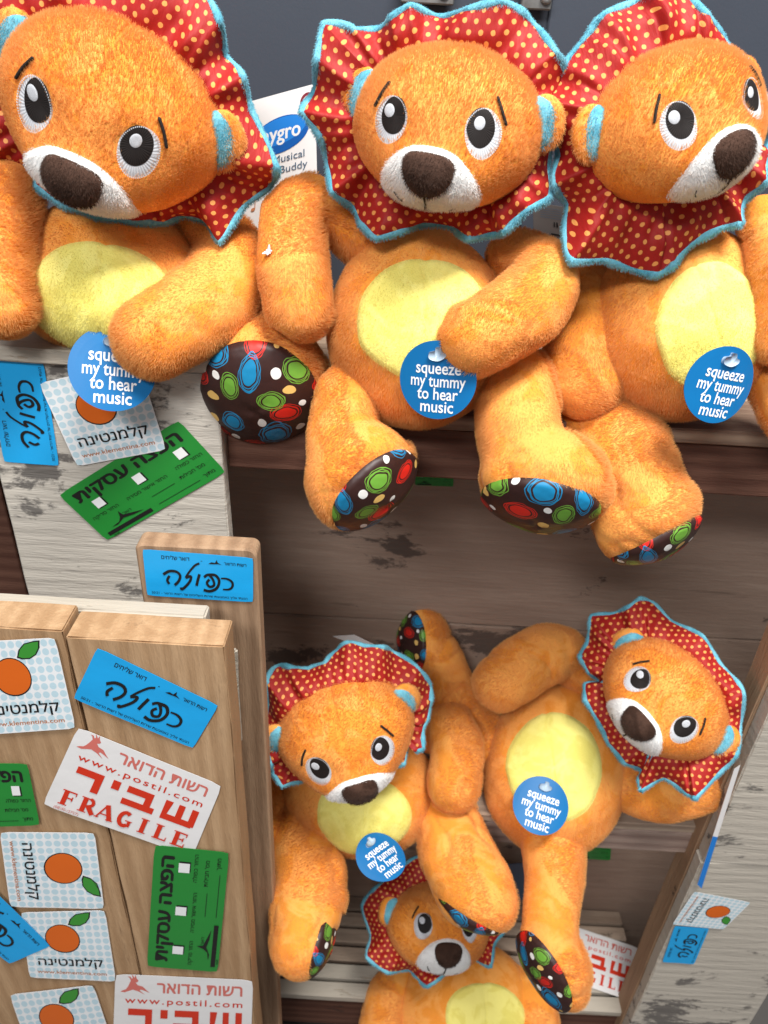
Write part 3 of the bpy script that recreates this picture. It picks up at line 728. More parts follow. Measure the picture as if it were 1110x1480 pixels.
# ------------------------------------------------------------------ plush lions
SPH = .0
def smoothstep(a, b, x): t = np.clip((x-a)/(b-a), 0, 1); return t*t*(3-2*t)
def head_R(d):
    """radius of the head in direction d (unit, x right, y up, z face), in head units"""
    d = np.atleast_2d(d); x, y, z = d[:, 0], d[:, 1], d[:, 2]
    r = 1/np.sqrt((x/1.0)**2+(y/.76)**2+(z/.86)**2)
    m0 = norm(np.array([0, -.52, .84])); ax = x/1.30
    ang = np.sqrt(ax**2+(y-m0[1]*.98)**2*1.35)
    r = r+.185*np.exp(-(ang/.42)**2.6)*(z > 0)*smoothstep(0, .4, z)
    r = r-.045*np.exp(-((np.abs(x)-.45)**2+(y-.06)**2)/.05)*(z > 0)      # eye sockets
    r = r-.020*np.exp(-(x/.030)**2)*smoothstep(-.15, .05, y)
    r = r+.03*np.exp(-((np.abs(x)-.62)**2+(y+.42)**2)/.08)*(z > 0)      # cheeks
    return r
def fdir(x, y):
    x = np.asarray(x, float); y = np.asarray(y, float); z = np.sqrt(np.maximum(.02, 1-x*x-y*y))
    d = np.stack([x, y, z], -1); return d/np.linalg.norm(d, axis=-1, keepdims=True)
def disc_grid(shape, nr=12, na=48):
    """shape(angle)->radius pair; returns 2D points (rings), faces, uv"""
    pts = [(0., 0.)]; uv = [(0, 0)]; 
    for j in range(1, nr+1):
        for i in range(na):
            a = 2*math.pi*i/na; r = shape(a); pts.append((r[0]*j/nr, r[1]*j/nr)); uv.append((i/na if i < na else 1, j/nr))
    Fc = [(0, 1+i, 1+(i+1) % na) for i in range(na)]
    for j in range(nr-1):
        for i in range(na):
            a = 1+j*na+i; b_ = 1+j*na+(i+1) % na; Fc.append((a, a+na, b_+na, b_))
    return np.array(pts), Fc, np.array(uv)
def sup(a, b, e=2.0, top=0.0):
    def f(t):
        c, s = math.cos(t), math.sin(t); k = (abs(c)**e+abs(s)**e)**(-1/e)
        x, y = a*k*c, b*k*s
        return (x*(1-top*(y/b)), y)
    return f
def nose_shape(t):
    c, s = math.cos(t), math.sin(t); k = (abs(c)**2.5+abs(s)**2.5)**(-1/2.5)
    x, y = .240*k*c, .195*k*s
    return (x*(1+.30*(y/.195)), y)

def crease(V, Fc):
    """shallow stuffing folds pressed into the skin"""
    me = bpy.data.meshes.new('tmp'); me.from_pydata(V.tolist(), [], Fc); me.update()
    Nn = np.empty(len(V)*3); me.vertex_normals.foreach_get('vector', Nn); Nn = Nn.reshape(-1, 3); bpy.data.meshes.remove(me)
    out = V.copy()
    for i, v in enumerate(V):
        a = 1-abs(mnoise.noise(Vector((v[0]*24, v[1]*24, v[2]*34+3)))); b_ = mnoise.noise(Vector(v*15))
        out[i] -= Nn[i]*(.0024*a**9*max(0, b_+.25)*2)
    return out

class Lion:
    def __init__(s, label, dens=1.0): s.label = label; s.dn = dens
    def build(s, sp):
        tx, ty, tY = sp['torso'][:3]; ta, tb, trot = sp['torso'][3:6]; tyaw, tpit = (sp['torso'][6:8] if len(sp['torso']) > 6 else (0, 0))
        c = P(tx, ty, tY); s.c = c; s.sc = depth(c)/F; s.B = view_frame(tx, ty); s.tpx = (tx, ty)
        base = c-np.array([0, 0, tb*s.sc*.9])
        s.root = thing('plush_lion', s.label, 'plush lion', base, 'orange plush lions with red dotted manes')
        # torso
        Rm = s.B @ rotm(tyaw, tpit, trot); a, b_, cz = ta*s.sc, tb*s.sc, ta*s.sc*sp.get('thick', .82)
        s.Rt = Rm; s.tr = (a, b_, cz)
        pear = sp.get('pear', .16)
        def tsurf(d):
            d = np.atleast_2d(d); k = 1-pear*d[:, 1]-.05*d[:, 1]**2
            return np.stack([d[:, 0]*a*k, d[:, 1]*b_, d[:, 2]*cz*k], 1)
        L = tsurf(SD); V = c+L @ Rm.T; V = wrinkle(V, .0022, 28, tx)
        px, py, pa, pb, prot = sp['patch']
        # patch centre in torso coordinates
        tmask = np.ones(len(V))
        q = Pplane(px, py, c+Rm[:, 2]*cz*.8, Rm[:, 2])-c; ql = Rm.T @ q
        pc = (ql[0]/a, ql[1]/b_); pr_ = rad(prot)
        def pmap(xy, off):
            x = xy[:, 0]*math.cos(pr_)+xy[:, 1]*math.sin(pr_); y = -xy[:, 0]*math.sin(pr_)+xy[:, 1]*math.cos(pr_)
            X = pc[0]+x*pa*s.sc/a; Y = pc[1]+y*pb*s.sc/b_
            k0 = 1-pear*Y; X2 = X/k0
            rr = X2**2+Y**2; sc_ = np.where(rr > .985, np.sqrt(.985/np.maximum(rr, 1e-9)), 1); X2 = X2*sc_; Y2 = Y*sc_
            d = np.stack([X2, Y2, np.sqrt(np.maximum(1-X2**2-Y2**2, .0))], 1)
            p = c+tsurf(d) @ Rm.T; nn_ = (d/np.array([a, b_, cz])*a) @ Rm.T; nn_ /= np.linalg.norm(nn_, axis=1)[:, None]
            return wrinkle(p, .0022, 28, tx)+nn_*off[:, None]
        # fur mask: inside patch?
        dd = SD; k_ = 1-pear*dd[:, 1]-.05*dd[:, 1]**2; X = dd[:, 0]*k_; Y = dd[:, 1]
        u = (X-pc[0])*a/(pa*s.sc); v = (Y-pc[1])*b_/(pb*s.sc); uu = u*math.cos(pr_)-v*math.sin(pr_); vv = u*math.sin(pr_)+v*math.cos(pr_)
        tmask = np.where((uu**2+vv**2 < 1.05) & (dd[:, 2] > 0), 0., 1.)
        o = mesh_obj('torso', V, SF, M['orange'], s.root); fur(o, tmask, 17e5*s.dn, .0025, .00012, comb=sp.get('comb', (0, 0, -.7)))
        xy, Fp, uv = disc_grid(sup(1, 1, 2.15), 22, 72)
        r = np.hypot(xy[:, 0], xy[:, 1]); off = .0024*(1-smoothstep(.93, 1.0, r)*1.1)-.0011*np.exp(-(xy[:, 0]*pa*s.sc/.0012)**2)*sp.get('seam', 1)
        o = mesh_obj('belly_patch', pmap(xy, off), Fp, M['yellow_fur'], s.root); fur(o, (r < .985).astype(float), 7e5*s.dn, .0016, .00013)
        # limbs
        for kind in ('arm', 'leg'):
            for lb in sp.get(kind+'s', []): s.limb(kind, lb)
        if 'head' in sp: s.head(sp)
        for lx, ly, lo in sp.get('lint', []):
            V, f = [], []
            q0 = s.pt(lx, ly, lo); 
            for a_ in (10, 75, 140, 200, 255, 320):
                d_ = s.B @ np.array([math.cos(rad(a_)), math.sin(rad(a_)), .35]); L = random.uniform(.0012, .0042)
                v, g = loft(np.array([q0, q0+d_*L*.5, q0+d_*L+s.B[:, 2]*.0008]), np.array([.0011, .0012, .0006]), 7, 2)
                o0 = len(V); V += list(v); f += [tuple(i+o0 for i in q) for q in g]
            o = mesh_obj('lint', V, f, PAP['white'], s.root); o['label'] = 'small white tuft caught on the raised arm'
        for t in sp.get('tags', []): s.tagdisc(*t)
        return s.root
    def pt(s, px, py, off):
        z = s.B[:, 2]; return Pplane(px, py, s.c+z*off*s.sc, z)
    def limb(s, kind, lb):
        pts = lb['p']
        C3 = catmull(np.array([np.append(s.pt(x, y, o), r*depth(s.pt(x, y, o))/F) for x, y, o, r in pts]), 7)
        path, rr = C3[:, :3], C3[:, 3]*1.06
        parts = [loft(path, rr)]
        ft = lb.get('foot')
        if ft:
            fx, fy, fo, fr, yaw, pit, roll = ft[:7]; asp = ft[7] if len(ft) > 7 else 1.0
            fc_ = s.pt(fx, fy, fo); r = fr*depth(fc_)/F; Rf = view_frame(fx, fy) @ rotm(yaw, pit, roll)
            kz = lb.get('kz', .80)
            S = SD*np.array([r, r*asp, r*kz]); S[:, 2] = np.where(S[:, 2] > 0, S[:, 2]*.72, S[:, 2])
            parts.append((fc_+S @ Rf.T, SF))
        V, Fc = fuse(parts, .0028 if s.dn > .7 else .0034, 9)
        V = crease(wrinkle(V, .0021, 34, pts[0][0]), Fc)
        mask = np.ones(len(V))
        if ft:
            am = lb.get('am', 62)
            L = (V-fc_) @ Rf; e = L/np.array([r, r*asp, r*kz*.72]); e /= (np.linalg.norm(e, axis=1)[:, None]+1e-9)
            near = np.linalg.norm(L, axis=1) < r*1.12
            mask = np.where((e[:, 2] > math.cos(rad(am-1))) & near, 0., 1.)
        o = mesh_obj(kind, V, Fc, M['orange'], s.root); fur(o, mask, 17e5*s.dn, .0026, .00012, comb=lb.get('comb', (.1, 0, -.7)))
        if ft:
            na, nr = 56, 14; VV, UV = [fc_+Rf[:, 2]*r*kz*.72+Rf[:, 2]*.0012], [(.5+lb.get('u', 0), .5)]
            for j in range(1, nr+1):
                al = rad(am)*j/nr; off = .0026 if j < nr else .0002
                for i in range(na):
                    be = 2*math.pi*i/na; d = np.array([math.sin(al)*math.cos(be), math.sin(al)*math.sin(be), math.cos(al)])
                    l = d*np.array([r, r*asp, r*kz*.72]); nn_ = d/np.array([r, r*asp, r*kz*.72]); nn_ /= np.linalg.norm(nn_)
                    VV.append(fc_+Rf @ (l+nn_*(off+.0006*math.sin(3*be+fx)))); UV.append((.5+.5*j/nr*math.cos(be)+lb.get('u', 0), .5+.5*asp*j/nr*math.sin(be)))
            f = [(0, 1+i, 1+(i+1) % na) for i in range(na)]
            for j in range(nr-1):
                for i in range(na):
                    q = 1+j*na+i; w_ = 1+j*na+(i+1) % na; f.append((q, q+na, w_+na, w_))
            mesh_obj('sole', VV, f, M['sole'], o, uv=UV)
    def head(s, sp):
        hx, hy, hY, hR, yaw, pit, roll = sp['head']
        c = P(hx, hy, hY); R = hR*depth(c)/F; B = view_frame(hx, hy); Rm = B @ rotm(yaw, pit, roll); hs = depth(c)/F
        sd = hx
        def place(L):      # local head units -> world
            return wrinkle(c+(np.atleast_2d(L)*R) @ Rm.T, .0015, 30, sd)
        def on(d, off=0.0): d = np.atleast_2d(d); return place(d*(head_R(d)+off)[:, None] if np.ndim(off) else d*(head_R(d)+off)[:, None])
        eyes = [(-1, -.51, .045), (1, .51, .045)]
        # face regions
        front = SDH[:, 2] > 0
        X, Y = SDH[:, 0], SDH[:, 1]
        mask = np.ones(len(SDH))
        for sg, ex, ey in eyes: mask[front & (((X-ex)/.168)**2+((Y-ey)/.236)**2 < 1)] = 0
        mz = (0, -.50, .535, .365)
        def in_muz(x, y, g=1.0):
            w_ = mz[2]*(1-.22*((y-mz[1])/mz[3])); return (np.abs((x-mz[0])/w_)**2.4+np.abs((y-mz[1])/mz[3])**2.4) < g
        mask[front & in_muz(X, Y, .93)] = 0; mask[(np.abs(X) < .012) & (Y > -.1)] = 0
        o = mesh_obj('head', on(SDH), SFH, M['orange'], s.root); fur(o, mask, 17e5*s.dn, .0022, .00012, comb=(.1, -.1, .75), wild=2.0)
        hd = o; hd['_o'] = s.root['_o']
        # muzzle
        xy, Fp, uv = disc_grid(sup(mz[2], mz[3], 2.4, .22), 20, 64)
        r = np.max(np.abs(uv[:, 1:2]), 1); d = fdir(xy[:, 0]+mz[0], xy[:, 1]+mz[1])
        o = mesh_obj('muzzle', on(d, .030*(1-smoothstep(.86, 1.0, r)*1.15)), Fp, M['white_fur'], hd)
        nm = (((xy[:, 0])/.26)**2+((xy[:, 1]+mz[1]+.385)/.19)**2) > .8
        fur(o, (nm & (r < .99)).astype(float), 17e5*s.dn, .0022, .00014, comb=(0, 0, -.3))
        # nose: padded rounded triangle
        xy, Fp, uv = disc_grid(nose_shape, 14, 48); r = uv[:, 1]
        d = fdir(xy[:, 0], xy[:, 1]-.385)
        o = mesh_obj('nose', on(d, .028+.085*np.sqrt(np.maximum(0, 1-r**2.6))), Fp, M['brown_fur'], hd); fur(o, r < .98, 17e5*s.dn, .0018, .00013, comb=(0, 0, -.5))
        # eyes
        k = float(sp.get('gaze', 0))
        for sg, ex, ey in eyes:
            def oval(cx_, cy_, a, b_, off, mt, name, par, tilt=0, dome=.012):
                xy, Fp, uv = disc_grid(sup(a, b_), 8, 48); t = rad(tilt)
                x = xy[:, 0]*math.cos(t)+xy[:, 1]*math.sin(t); y = -xy[:, 0]*math.sin(t)+xy[:, 1]*math.cos(t)
                r = uv[:, 1]; d = fdir(x+cx_, y+cy_)
                return mesh_obj(name, on(d, off+dome*(1-r**4)), Fp, M[mt], par, uv=uv)
            e = oval(ex, ey, .172, .240, .000, 'silver', 'eye', hd, tilt=-4*sg)
            oval(ex-.022*sg+k*.02, ey+.050, 0.136, .190, .013, 'black_thread', 'pupil', hd, tilt=-4*sg, dome=.008)
            oval(ex-.035, ey+.090, .052, .066, .023, 'grey_thread', 'highlight', hd, tilt=-4*sg, dome=.006)
            # rim stitches round the eye
            V, f = [], []; ns = 64
            for i in range(ns):
                a0 = 2*math.pi*(i+.15)/ns; a1 = 2*math.pi*(i+.75)/ns
                q = [(ex+.160*math.cos(a0), ey+.228*math.sin(a0)), (ex+.172*math.cos(a0), ey+.240*math.sin(a0)), (ex+.172*math.cos(a1), ey+.240*math.sin(a1)), (ex+.160*math.cos(a1), ey+.228*math.sin(a1))]
                b0 = len(V); V += list(on(fdir([p_[0] for p_ in q], [p_[1] for p_ in q]), .017)); f.append((b0, b0+1, b0+2, b0+3))
            mesh_obj('stitching', V, f, M['silver'], e, uv=[(0, 0)]*len(V))
            bp = [(.60*sg, .385), (.66*sg, .27), (.705*sg, .15)]
            bd = catmull(np.array(bp), 6); pth = on(fdir(bd[:, 0], bd[:, 1]), .022)
            V, f = loft(pth, np.full(len(pth), R*.015), 8, 2); mesh_obj('eyebrow', V, f, M['line'], hd)
        # mouth and whisker stitches
        def stitch(pl, wd=.011):
            bd = catmull(np.array(pl), 6); pth = on(fdir(bd[:, 0], bd[:, 1]), .042)
            return loft(pth, np.full(len(pth), R*wd), 8, 2)
        ms = [stitch([(0, -.585), (.004, -.70), (-.01, -.80)], .013), stitch([(-.01, -.80), (-.06, -.83), (-.10, -.83)], .009), stitch([(.0, -.80), (.05, -.83)], .009),
              stitch([(-.33, -.62), (-.305, -.69), (-.27, -.73)], .008), stitch([(.30, -.74), (.25, -.78)], .009)]
        V, f = [], []
        for v, g in ms: o0 = len(V); V += list(v); f += [tuple(i+o0 for i in q) for q in g]
        mesh_obj('mouth', V, f, M['line'], hd)
        # ears
        for sg in (-1, 1):
            ec = np.array([.985*sg, .20, .04]); out = norm(np.array([.95*sg, .24, -.10])); fw_ = norm(np.array([.30*sg, 0, 1.0])); fw_ = norm(fw_-np.dot(fw_, out)*out); up_ = np.cross(fw_, out)
            E = np.array([up_, out, fw_]).T
            L = ec+(SDs*np.array([.27, .20, .095])) @ E.T
            o = mesh_obj('ear', place(L), outward(L @ Rm.T, SFs), M['orange'], hd); fur(o, None, 17e5*s.dn, .0022, .00013)
            sel = SDs[:, 2] > -.05
            xy, Fp, uv = disc_grid(sup(.255, .165), 8, 36); r = uv[:, 1]
            L = ec+np.array([-.02*sg, 0, .02])+np.stack([xy[:, 0], xy[:, 1]-.02, .088*np.sqrt(np.maximum(0, 1-r**2))+.015-.02*(r > .95)], 1) @ E.T
            if np.dot(np.cross(E[:, 0], E[:, 1]), E[:, 2]) < 0: Fp = [tuple(reversed(q)) for q in Fp]
            q = mesh_obj('inner_ear', place(L), Fp, M['blue_fur'], hd); fur(q, None, 8e5*s.dn, .0022, .00015)
        # mane
        if 'mane' in sp: s.mane(sp['mane'], c, R, Rm, B, hx, hy, hs, sp.get('mtilt', .75))
    def mane(s, pts, c, R, Rm, B, hx, hy, hs, mt):
        nrm = Rm[:, 2]; zB = B[:, 2]
        nl = B.T @ nrm; gx, gy = -nl[0]/max(nl[2], .35), -nl[1]/max(nl[2], .35)
        K = len(pts); outer = []
        for i, q in enumerate(pts):
            off = q[2] if len(q) > 2 else (9 if i % 2 else -9)
            dx, dy = (q[0]-hx)*hs, -(q[1]-hy)*hs
            z0 = (gx*dx+gy*dy)*mt-.09*R+off*1.6*hs
            outer.append(Pplane(q[0], q[1], c+zB*z0, zB))
        outer = np.array(outer); per = 10
        o3 = catmull(outer, per, True)
        # keep the corners crisp: blend with the straight polygon
        lin = np.array([outer[i]*(1-t/per)+outer[(i+1) % K]*t/per for i in range(K) for t in range(per)]); o3 = o3*.62+lin*.38
        n_ = len(o3)
        def proj(p): l = (p-c) @ Rm; return l
        ol = proj(o3); ang = np.unwrap(np.arctan2(ol[:, 1], ol[:, 0]))
        inn = np.stack([np.cos(ang)*.90*R, np.sin(ang)*.72*R, np.full(n_, .0*R)], 1)
        # gathers: inner line wanders with the folds
        t = np.arange(n_)/n_*2*math.pi
        def n1(fr, sd_): return np.array([mnoise.noise(Vector((math.cos(a_)*fr, math.sin(a_)*fr, sd_+hx))) for a_ in t])
        gath = n1(5.2, 1)*1.9+n1(11, 4)*.7
        broad = n1(2.6, 9); broad = np.sign(broad)*np.abs(broad)**.7
        rows = 15; V = []
        nm_ = nrm
        for j in range(rows):
            q = j/(rows-1)
            base = (c+inn @ Rm.T)*(1-q)+o3*q
            bulge = math.sin(math.pi*q)
            fold = (gath*.030*R*(1-q)*q*4*.9+.016*R*np.sin(t*31+1.3)*bulge)
            pl = broad*.15*R*q**.7*(1-.45*q)+(1-2*np.abs(np.sin(np.arange(n_)/per*math.pi)))*.012*R*q
            base = base+nm_*(bulge*.085*R)+nm_*(fold+pl)[:, None]
            V.append(base)
        V = np.array(V); 
        # wrinkle noise
        for j in range(rows):
            for i in range(n_):
                w_ = mnoise.noise(Vector(V[j, i]*70)); V[j, i] += nm_*w_*.0032*math.sin(math.pi*min(1, (j/(rows-1))*.9+.05))
        # arc-length texture coordinates: radial true length, tangential at mid radius
        mid = V[rows//2]; seg = np.linalg.norm(np.roll(mid, -1, 0)-mid, axis=1); cum = np.concatenate([[0], np.cumsum(seg)]); 
        UV = []; Vv = []
        rl = np.concatenate([np.zeros((1, n_)), np.cumsum(np.linalg.norm(np.diff(V, axis=0), axis=2), 0)], 0)
        for j in range(rows):
            for i in range(n_+1):
                p = V[j, i % n_]; l = (p-c) @ Rm
                Vv.append(p); a_ = ang[i % n_]; rh = .90*R+rl[j, i % n_]; UV.append((rh*math.cos(a_), rh*math.sin(a_)))
        Vv = np.array(Vv); m1 = n_+1
        # surface normals for thickness
        Fc = grid_faces(m1, rows)
        G = Vv.reshape(rows, m1, 3); du = np.roll(G, -1, 1)-np.roll(G, 1, 1); dv = np.gradient(G, axis=0); nn_ = np.cross(du, dv); nn_ /= (np.linalg.norm(nn_, axis=2)[:, :, None]+1e-9)
        if np.mean(nn_ @ nm_) < 0: nn_ = -nn_; flip = True
        else: flip = False
        Bk = (G-nn_*.0028).reshape(-1, 3); N0 = len(Vv)
        front = [tuple(reversed(f)) if flip else f for f in Fc]; back = [tuple(i+N0 for i in (f if flip else reversed(f))) for f in Fc]
        o = mesh_obj('mane', np.concatenate([Vv, Bk]), front+back, None, s.root, uv=UV+UV, mats=[M['dotted'], M['blue_fur']], midx=[0]*len(front)+[1]*len(back))
        # trim: soft blue edge roll
        e = G[-1, :-1]-nn_[-1, :-1]*.0015; e = e+(e-(c+inn @ Rm.T))/np.linalg.norm(e-(c+inn @ Rm.T), axis=1)[:, None]*.0006
        rr = .0026+.0004*np.sin(t*23); T = np.roll(e, -1, 0)-np.roll(e, 1, 0); T /= np.linalg.norm(T, axis=1)[:, None]; ns = 9; V = []
        for i in range(n_):
            x = norm(np.cross(T[i], nm_)); y = np.cross(x, T[i])
            for k in range(ns): a_ = 2*math.pi*k/ns; V.append(e[i]+rr[i]*(math.cos(a_)*x*1.0+math.sin(a_)*y*.9))
        f = []
        for i in range(n_):
            for k in range(ns): f.append((i*ns+k, i*ns+(k+1) % ns, ((i+1) % n_)*ns+(k+1) % ns, ((i+1) % n_)*ns+k))
        q = mesh_obj('trim', V, outward(V, f), M['blue_fur'], o); fur(q, None, 16e5*s.dn, .0017, .00013)
    def tagdisc(s, px, py, off, r, yaw, pit, roll, clip=None):
        c = s.pt(px, py, off); R = r*depth(c)/F; Rm = view_frame(px, py) @ rotm(yaw, pit, roll)
        xy, Fp, uv = disc_grid(sup(R, R), 6, 64)
        bend = lambda x: .13*R*(x/R)**2
        def to(x, y, z): return c+Rm @ np.array([x, y, z-bend(x)])
        V = [to(x, y, 0) for x, y in xy]; n0 = len(V); V += [to(x, y, -.0005) for x, y in xy]
        na = 64; last = 1+5*na; side = [(last+(i+1) % na, last+i, last+i+n0, last+(i+1) % na+n0) for i in range(na)]
        o = mesh_obj('tag', V, Fp+[tuple(i+n0 for i in reversed(f)) for f in Fp]+side, TAGM, s.root, smooth=False, uv=[(x/R, y/R) for x, y in xy]*2)
        p = Print(); Wt = INK['white']
        for i, (t, w_) in enumerate((('squeeze', 1.16), ('my tummy', 1.42), ('to hear', 1.06), ('music', .86))):
            V_, F_ = TAGT[t]; V_ = V_.copy(); sc = w_/V_[:, 0].max(); V_[:, 0] = V_[:, 0]*sc-w_/2+.03; V_[:, 1] = V_[:, 1]*.44+.17-.33*i
            p.add(V_, F_, Wt)
        mesh_obj('lettering', [to(x*R, y*R, .0003) for x, y in p.V], p.F, None, o, smooth=False, mats=p.mats, midx=p.M)
        # clear plastic hanger
        L = [(-.20, .55), (.02, .50), (.20, .60), (.22, .70), (.12, .74), (.08, .84), (-.04, .84), (-.06, .76), (-.20, .70)]
        L = catmull(L+[], 4, True); k = len(L); V = [to(x*R, y*R, .0022) for x, y in L]+[to(x*R*1.12, .55*R*0+y*R*1.0, .0002) for x, y in L]
        f = [tuple(range(k))]+[(i, (i+1) % k, k+(i+1) % k, k+i) for i in range(k)]
        mesh_obj('hanger', V, f, CLEAR, o)
SDH, SFH = sphere_dirs(150, 96)
SDH = SDH[:, [0, 2, 1]]*np.array([1, 1, 1]); SFH = [tuple(reversed(f)) for f in SFH]
TAGT = {t: text_mesh(t, .012) for t in ('squeeze', 'my tummy', 'to hear', 'music')}
m, nt, b = mat('blue_glossy_card', (.004, .21, .52), .42, .3); n = N(nt)
n.set(b.inputs['Base Color'], n.mix(n.noise(n.pos(), 30, 2), (.002, .105, .30), (.003, .15, .38))); TAGM = m
CLEAR = mat('clear_plastic', (.55, .68, .80), .15, .6)[0]; CLEAR.node_tree.nodes['Principled BSDF'].inputs['Alpha'].default_value = .7

# leftmost on the top shelf
Lion('plush lion leaning its big head over, leftmost on the top shelf', 1.0).build(dict(
    torso=(168, 400, .035, 140, 118, 4), patch=(148, 436, 96, 76, 4), comb=(0, 0, -.6),
    head=(170, 162, .01, 155, -17, 20, 19), mtilt=.6,
    arms=[dict(p=[(292, 318, 20, 40), (335, 372, 50, 50), (300, 440, 92, 60), (222, 487, 118, 56)], comb=(-.5, 0, -.5)),
          dict(p=[(18, 270, 10, 40), (2, 350, 50, 52), (2, 438, 75, 50)])],
    legs=[dict(p=[(270, 500, 10, 50), (330, 545, 50, 55)], foot=(379, 549, 75, 94, -6, 38, 2, 1.08), am=62, kz=1.0, u=.13)],
    mane=[(-75, 140, 0), (-60, 20, 0), (-10, -55, 0), (60, -70, 10), (150, -62, -10), (235, -45, 10), (290, -18, 0), (318, 32, 10), (324, 80, -6), (350, 110, 8), (362, 160, 0), (399, 240, 16), (388, 272, -4), (350, 300, 10),
          (316, 350, 22), (296, 322, -6), (268, 312, -10), (235, 324, 10), (190, 322, 16), (140, 309, 20), (92, 292, 10), (52, 268, 0), (44, 244, -10), (-10, 240, -16), (-60, 215, 0)],
    tags=[(163, 533, 112, 61, 0, -6, 6)]))
# middle of the top shelf
Lion('plush lion facing forward in the middle of the top shelf', 1.0).build(dict(
    torso=(603, 474, .015, 130, 142, 3), patch=(611, 463, 88, 80, 0), pear=.03, lint=[(388, 364, 86)],
    head=(648, 187, .0, 137, -9, 2, 8),
    arms=[dict(p=[(742, 372, 10, 38), (785, 405, 50, 50), (752, 452, 92, 54), (690, 488, 112, 53)], comb=(-.6, 0, -.4)),
          dict(p=[(528, 350, -14, 36), (472, 300, 4, 38), (424, 310, 24, 44), (424, 385, 46, 49), (432, 446, 56, 46)])],
    legs=[dict(p=[(505, 575, 20, 48), (495, 625, 55, 46), (500, 665, 75, 50)], foot=(524, 690, 82, 83, 22, 62, -18, 1.0), am=64, kz=.95, u=.4),
          dict(p=[(745, 560, 10, 58), (748, 620, 55, 56), (765, 670, 75, 60)], foot=(785, 702, 85, 94, -4, 66, 4, .95), am=64, kz=.88, u=.77)],
    mane=[(470, 34, 0), (510, 41, 8), (548, 42, -10), (566, 26, 4), (592, 8, 12), (616, 18, -2), (643, 24, -12), (674, 14, 6), (724, 3, 14), (754, 17, 2), (779, 44, -4), (803, 76, 4), (815, 98, -12), (808, 150, -14), (798, 200, -12), (792, 240, -10),
          (794, 284, 10), (764, 301, 22), (728, 334, 16), (712, 337, 0), (678, 343, 20), (650, 328, -6), (612, 324, -10), (588, 331, 10), (546, 342, 24), (520, 322, 10), (509, 299, -8), (482, 276, 14), (474, 238, -4), (464, 197, 10), (438, 160, 16), (456, 130, -10), (461, 88, 8)],
    tags=[(631, 550, 124, 57, -12, 12, 2)]))
# right of the top shelf
Lion('plush lion turning its head to the right at the right end of the top shelf', 1.0).build(dict(
    torso=(982, 465, .02, 136, 138, -6, 12, 0), patch=(1028, 474, 74, 84, -14), pear=.10,
    head=(968, 184, .0, 132, 37, 3, -17), mtilt=.5,
    arms=[dict(p=[(852, 372, -10, 30), (850, 430, 20, 38), (843, 500, 45, 54), (845, 548, 50, 56)]),
          dict(p=[(1100, 318, 20, 34), (1130, 372, 46, 48), (1142, 440, 52, 54), (1136, 480, 52, 50)])],
    legs=[dict(p=[(868, 600, 0, 58), (902, 660, 40, 62), (918, 710, 55, 62)], foot=(932, 752, 60, 78, 18, 90, -10, .95), am=62, kz=1.0, u=.2),
          dict(p=[(1128, 545, 0, 44), (1158, 600, 30, 48)])],
    mane=[(847, 52, 0), (876, 19, 8), (920, 2, -4), (948, -12, 8), (990, -5, -4), (1020, 22, 6), (1046, 52, -4), (1078, 88, 4), (1092, 122, 4), (1110, 150, 0), (1111, 182, 8), (1101, 202, -8), (1111, 222, 0), (1106, 262, 8), (1078, 290, -6), (1076, 321, 16), (1042, 328, 4), (1003, 350, 4), (977, 382, 14), (951, 396, 6), (912, 388, -2), (876, 375, 6), (826, 376, 20), (813, 344, 0), (816, 296, -16), (800, 266, 10), (806, 224, -10), (796, 182, 6), (787, 146, 14), (797, 120, -4), (815, 96, 6)],
    tags=[(1043, 557, 136, 56, 38, 4, 14)]))
# middle shelf, left
Lion('plush lion slumped with head hanging down at the left of the middle shelf', .72).build(dict(
    torso=(518, 1138, .03, 118, 92, 8), patch=(526, 1180, 64, 50, -4), pear=.02,
    head=(499, 1051, -.035, 99, -7, 39, -22), mtilt=.4,
    arms=[dict(p=[(628, 1062, 14, 26), (648, 1048, 44, 33), (660, 1090, 68, 37), (655, 1132, 76, 38)], comb=(0, 0, -.7)),
          dict(p=[(415, 1105, 0, 26), (396, 1150, 20, 28), (394, 1200, 22, 26)])],
    legs=[dict(p=[(425, 1195, 10, 40), (448, 1262, 35, 48), (442, 1320, 50, 50)], foot=(442, 1355, 55, 55, 52, 80, -20, 1), am=58, kz=.95, u=.3),
          dict(p=[(640, 1175, 10, 44), (664, 1240, 44, 52), (684, 1282, 62, 54)], foot=(688, 1298, 66, 58, -20, 98, 8, 1.0), am=60, kz=.95, u=.9)],
    mane=[(388, 1022, 0), (386, 985, 6), (398, 963, -4), (420, 962, 4), (446, 967, 0), (470, 960, 8), (486, 940, 0), (502, 928, 6), (526, 931, 0), (554, 937, 6), (571, 946, -8), (604, 966, 6), (622, 990, -4), (624, 1015, 4), (619, 1040, 0), (612, 1058, 6), (612, 1084, 14), (603, 1089, 10), (589, 1078, -6), (583, 1100, 8), (556, 1114, 4), (530, 1130, -8), (490, 1138, -12), (450, 1130, -6), (432, 1131, 6), (408, 1137, 12), (396, 1119, 4), (391, 1100, 8), (384, 1060, 0)],
    tags=[(551, 1237, 98, 37, 30, -14, -42)]))
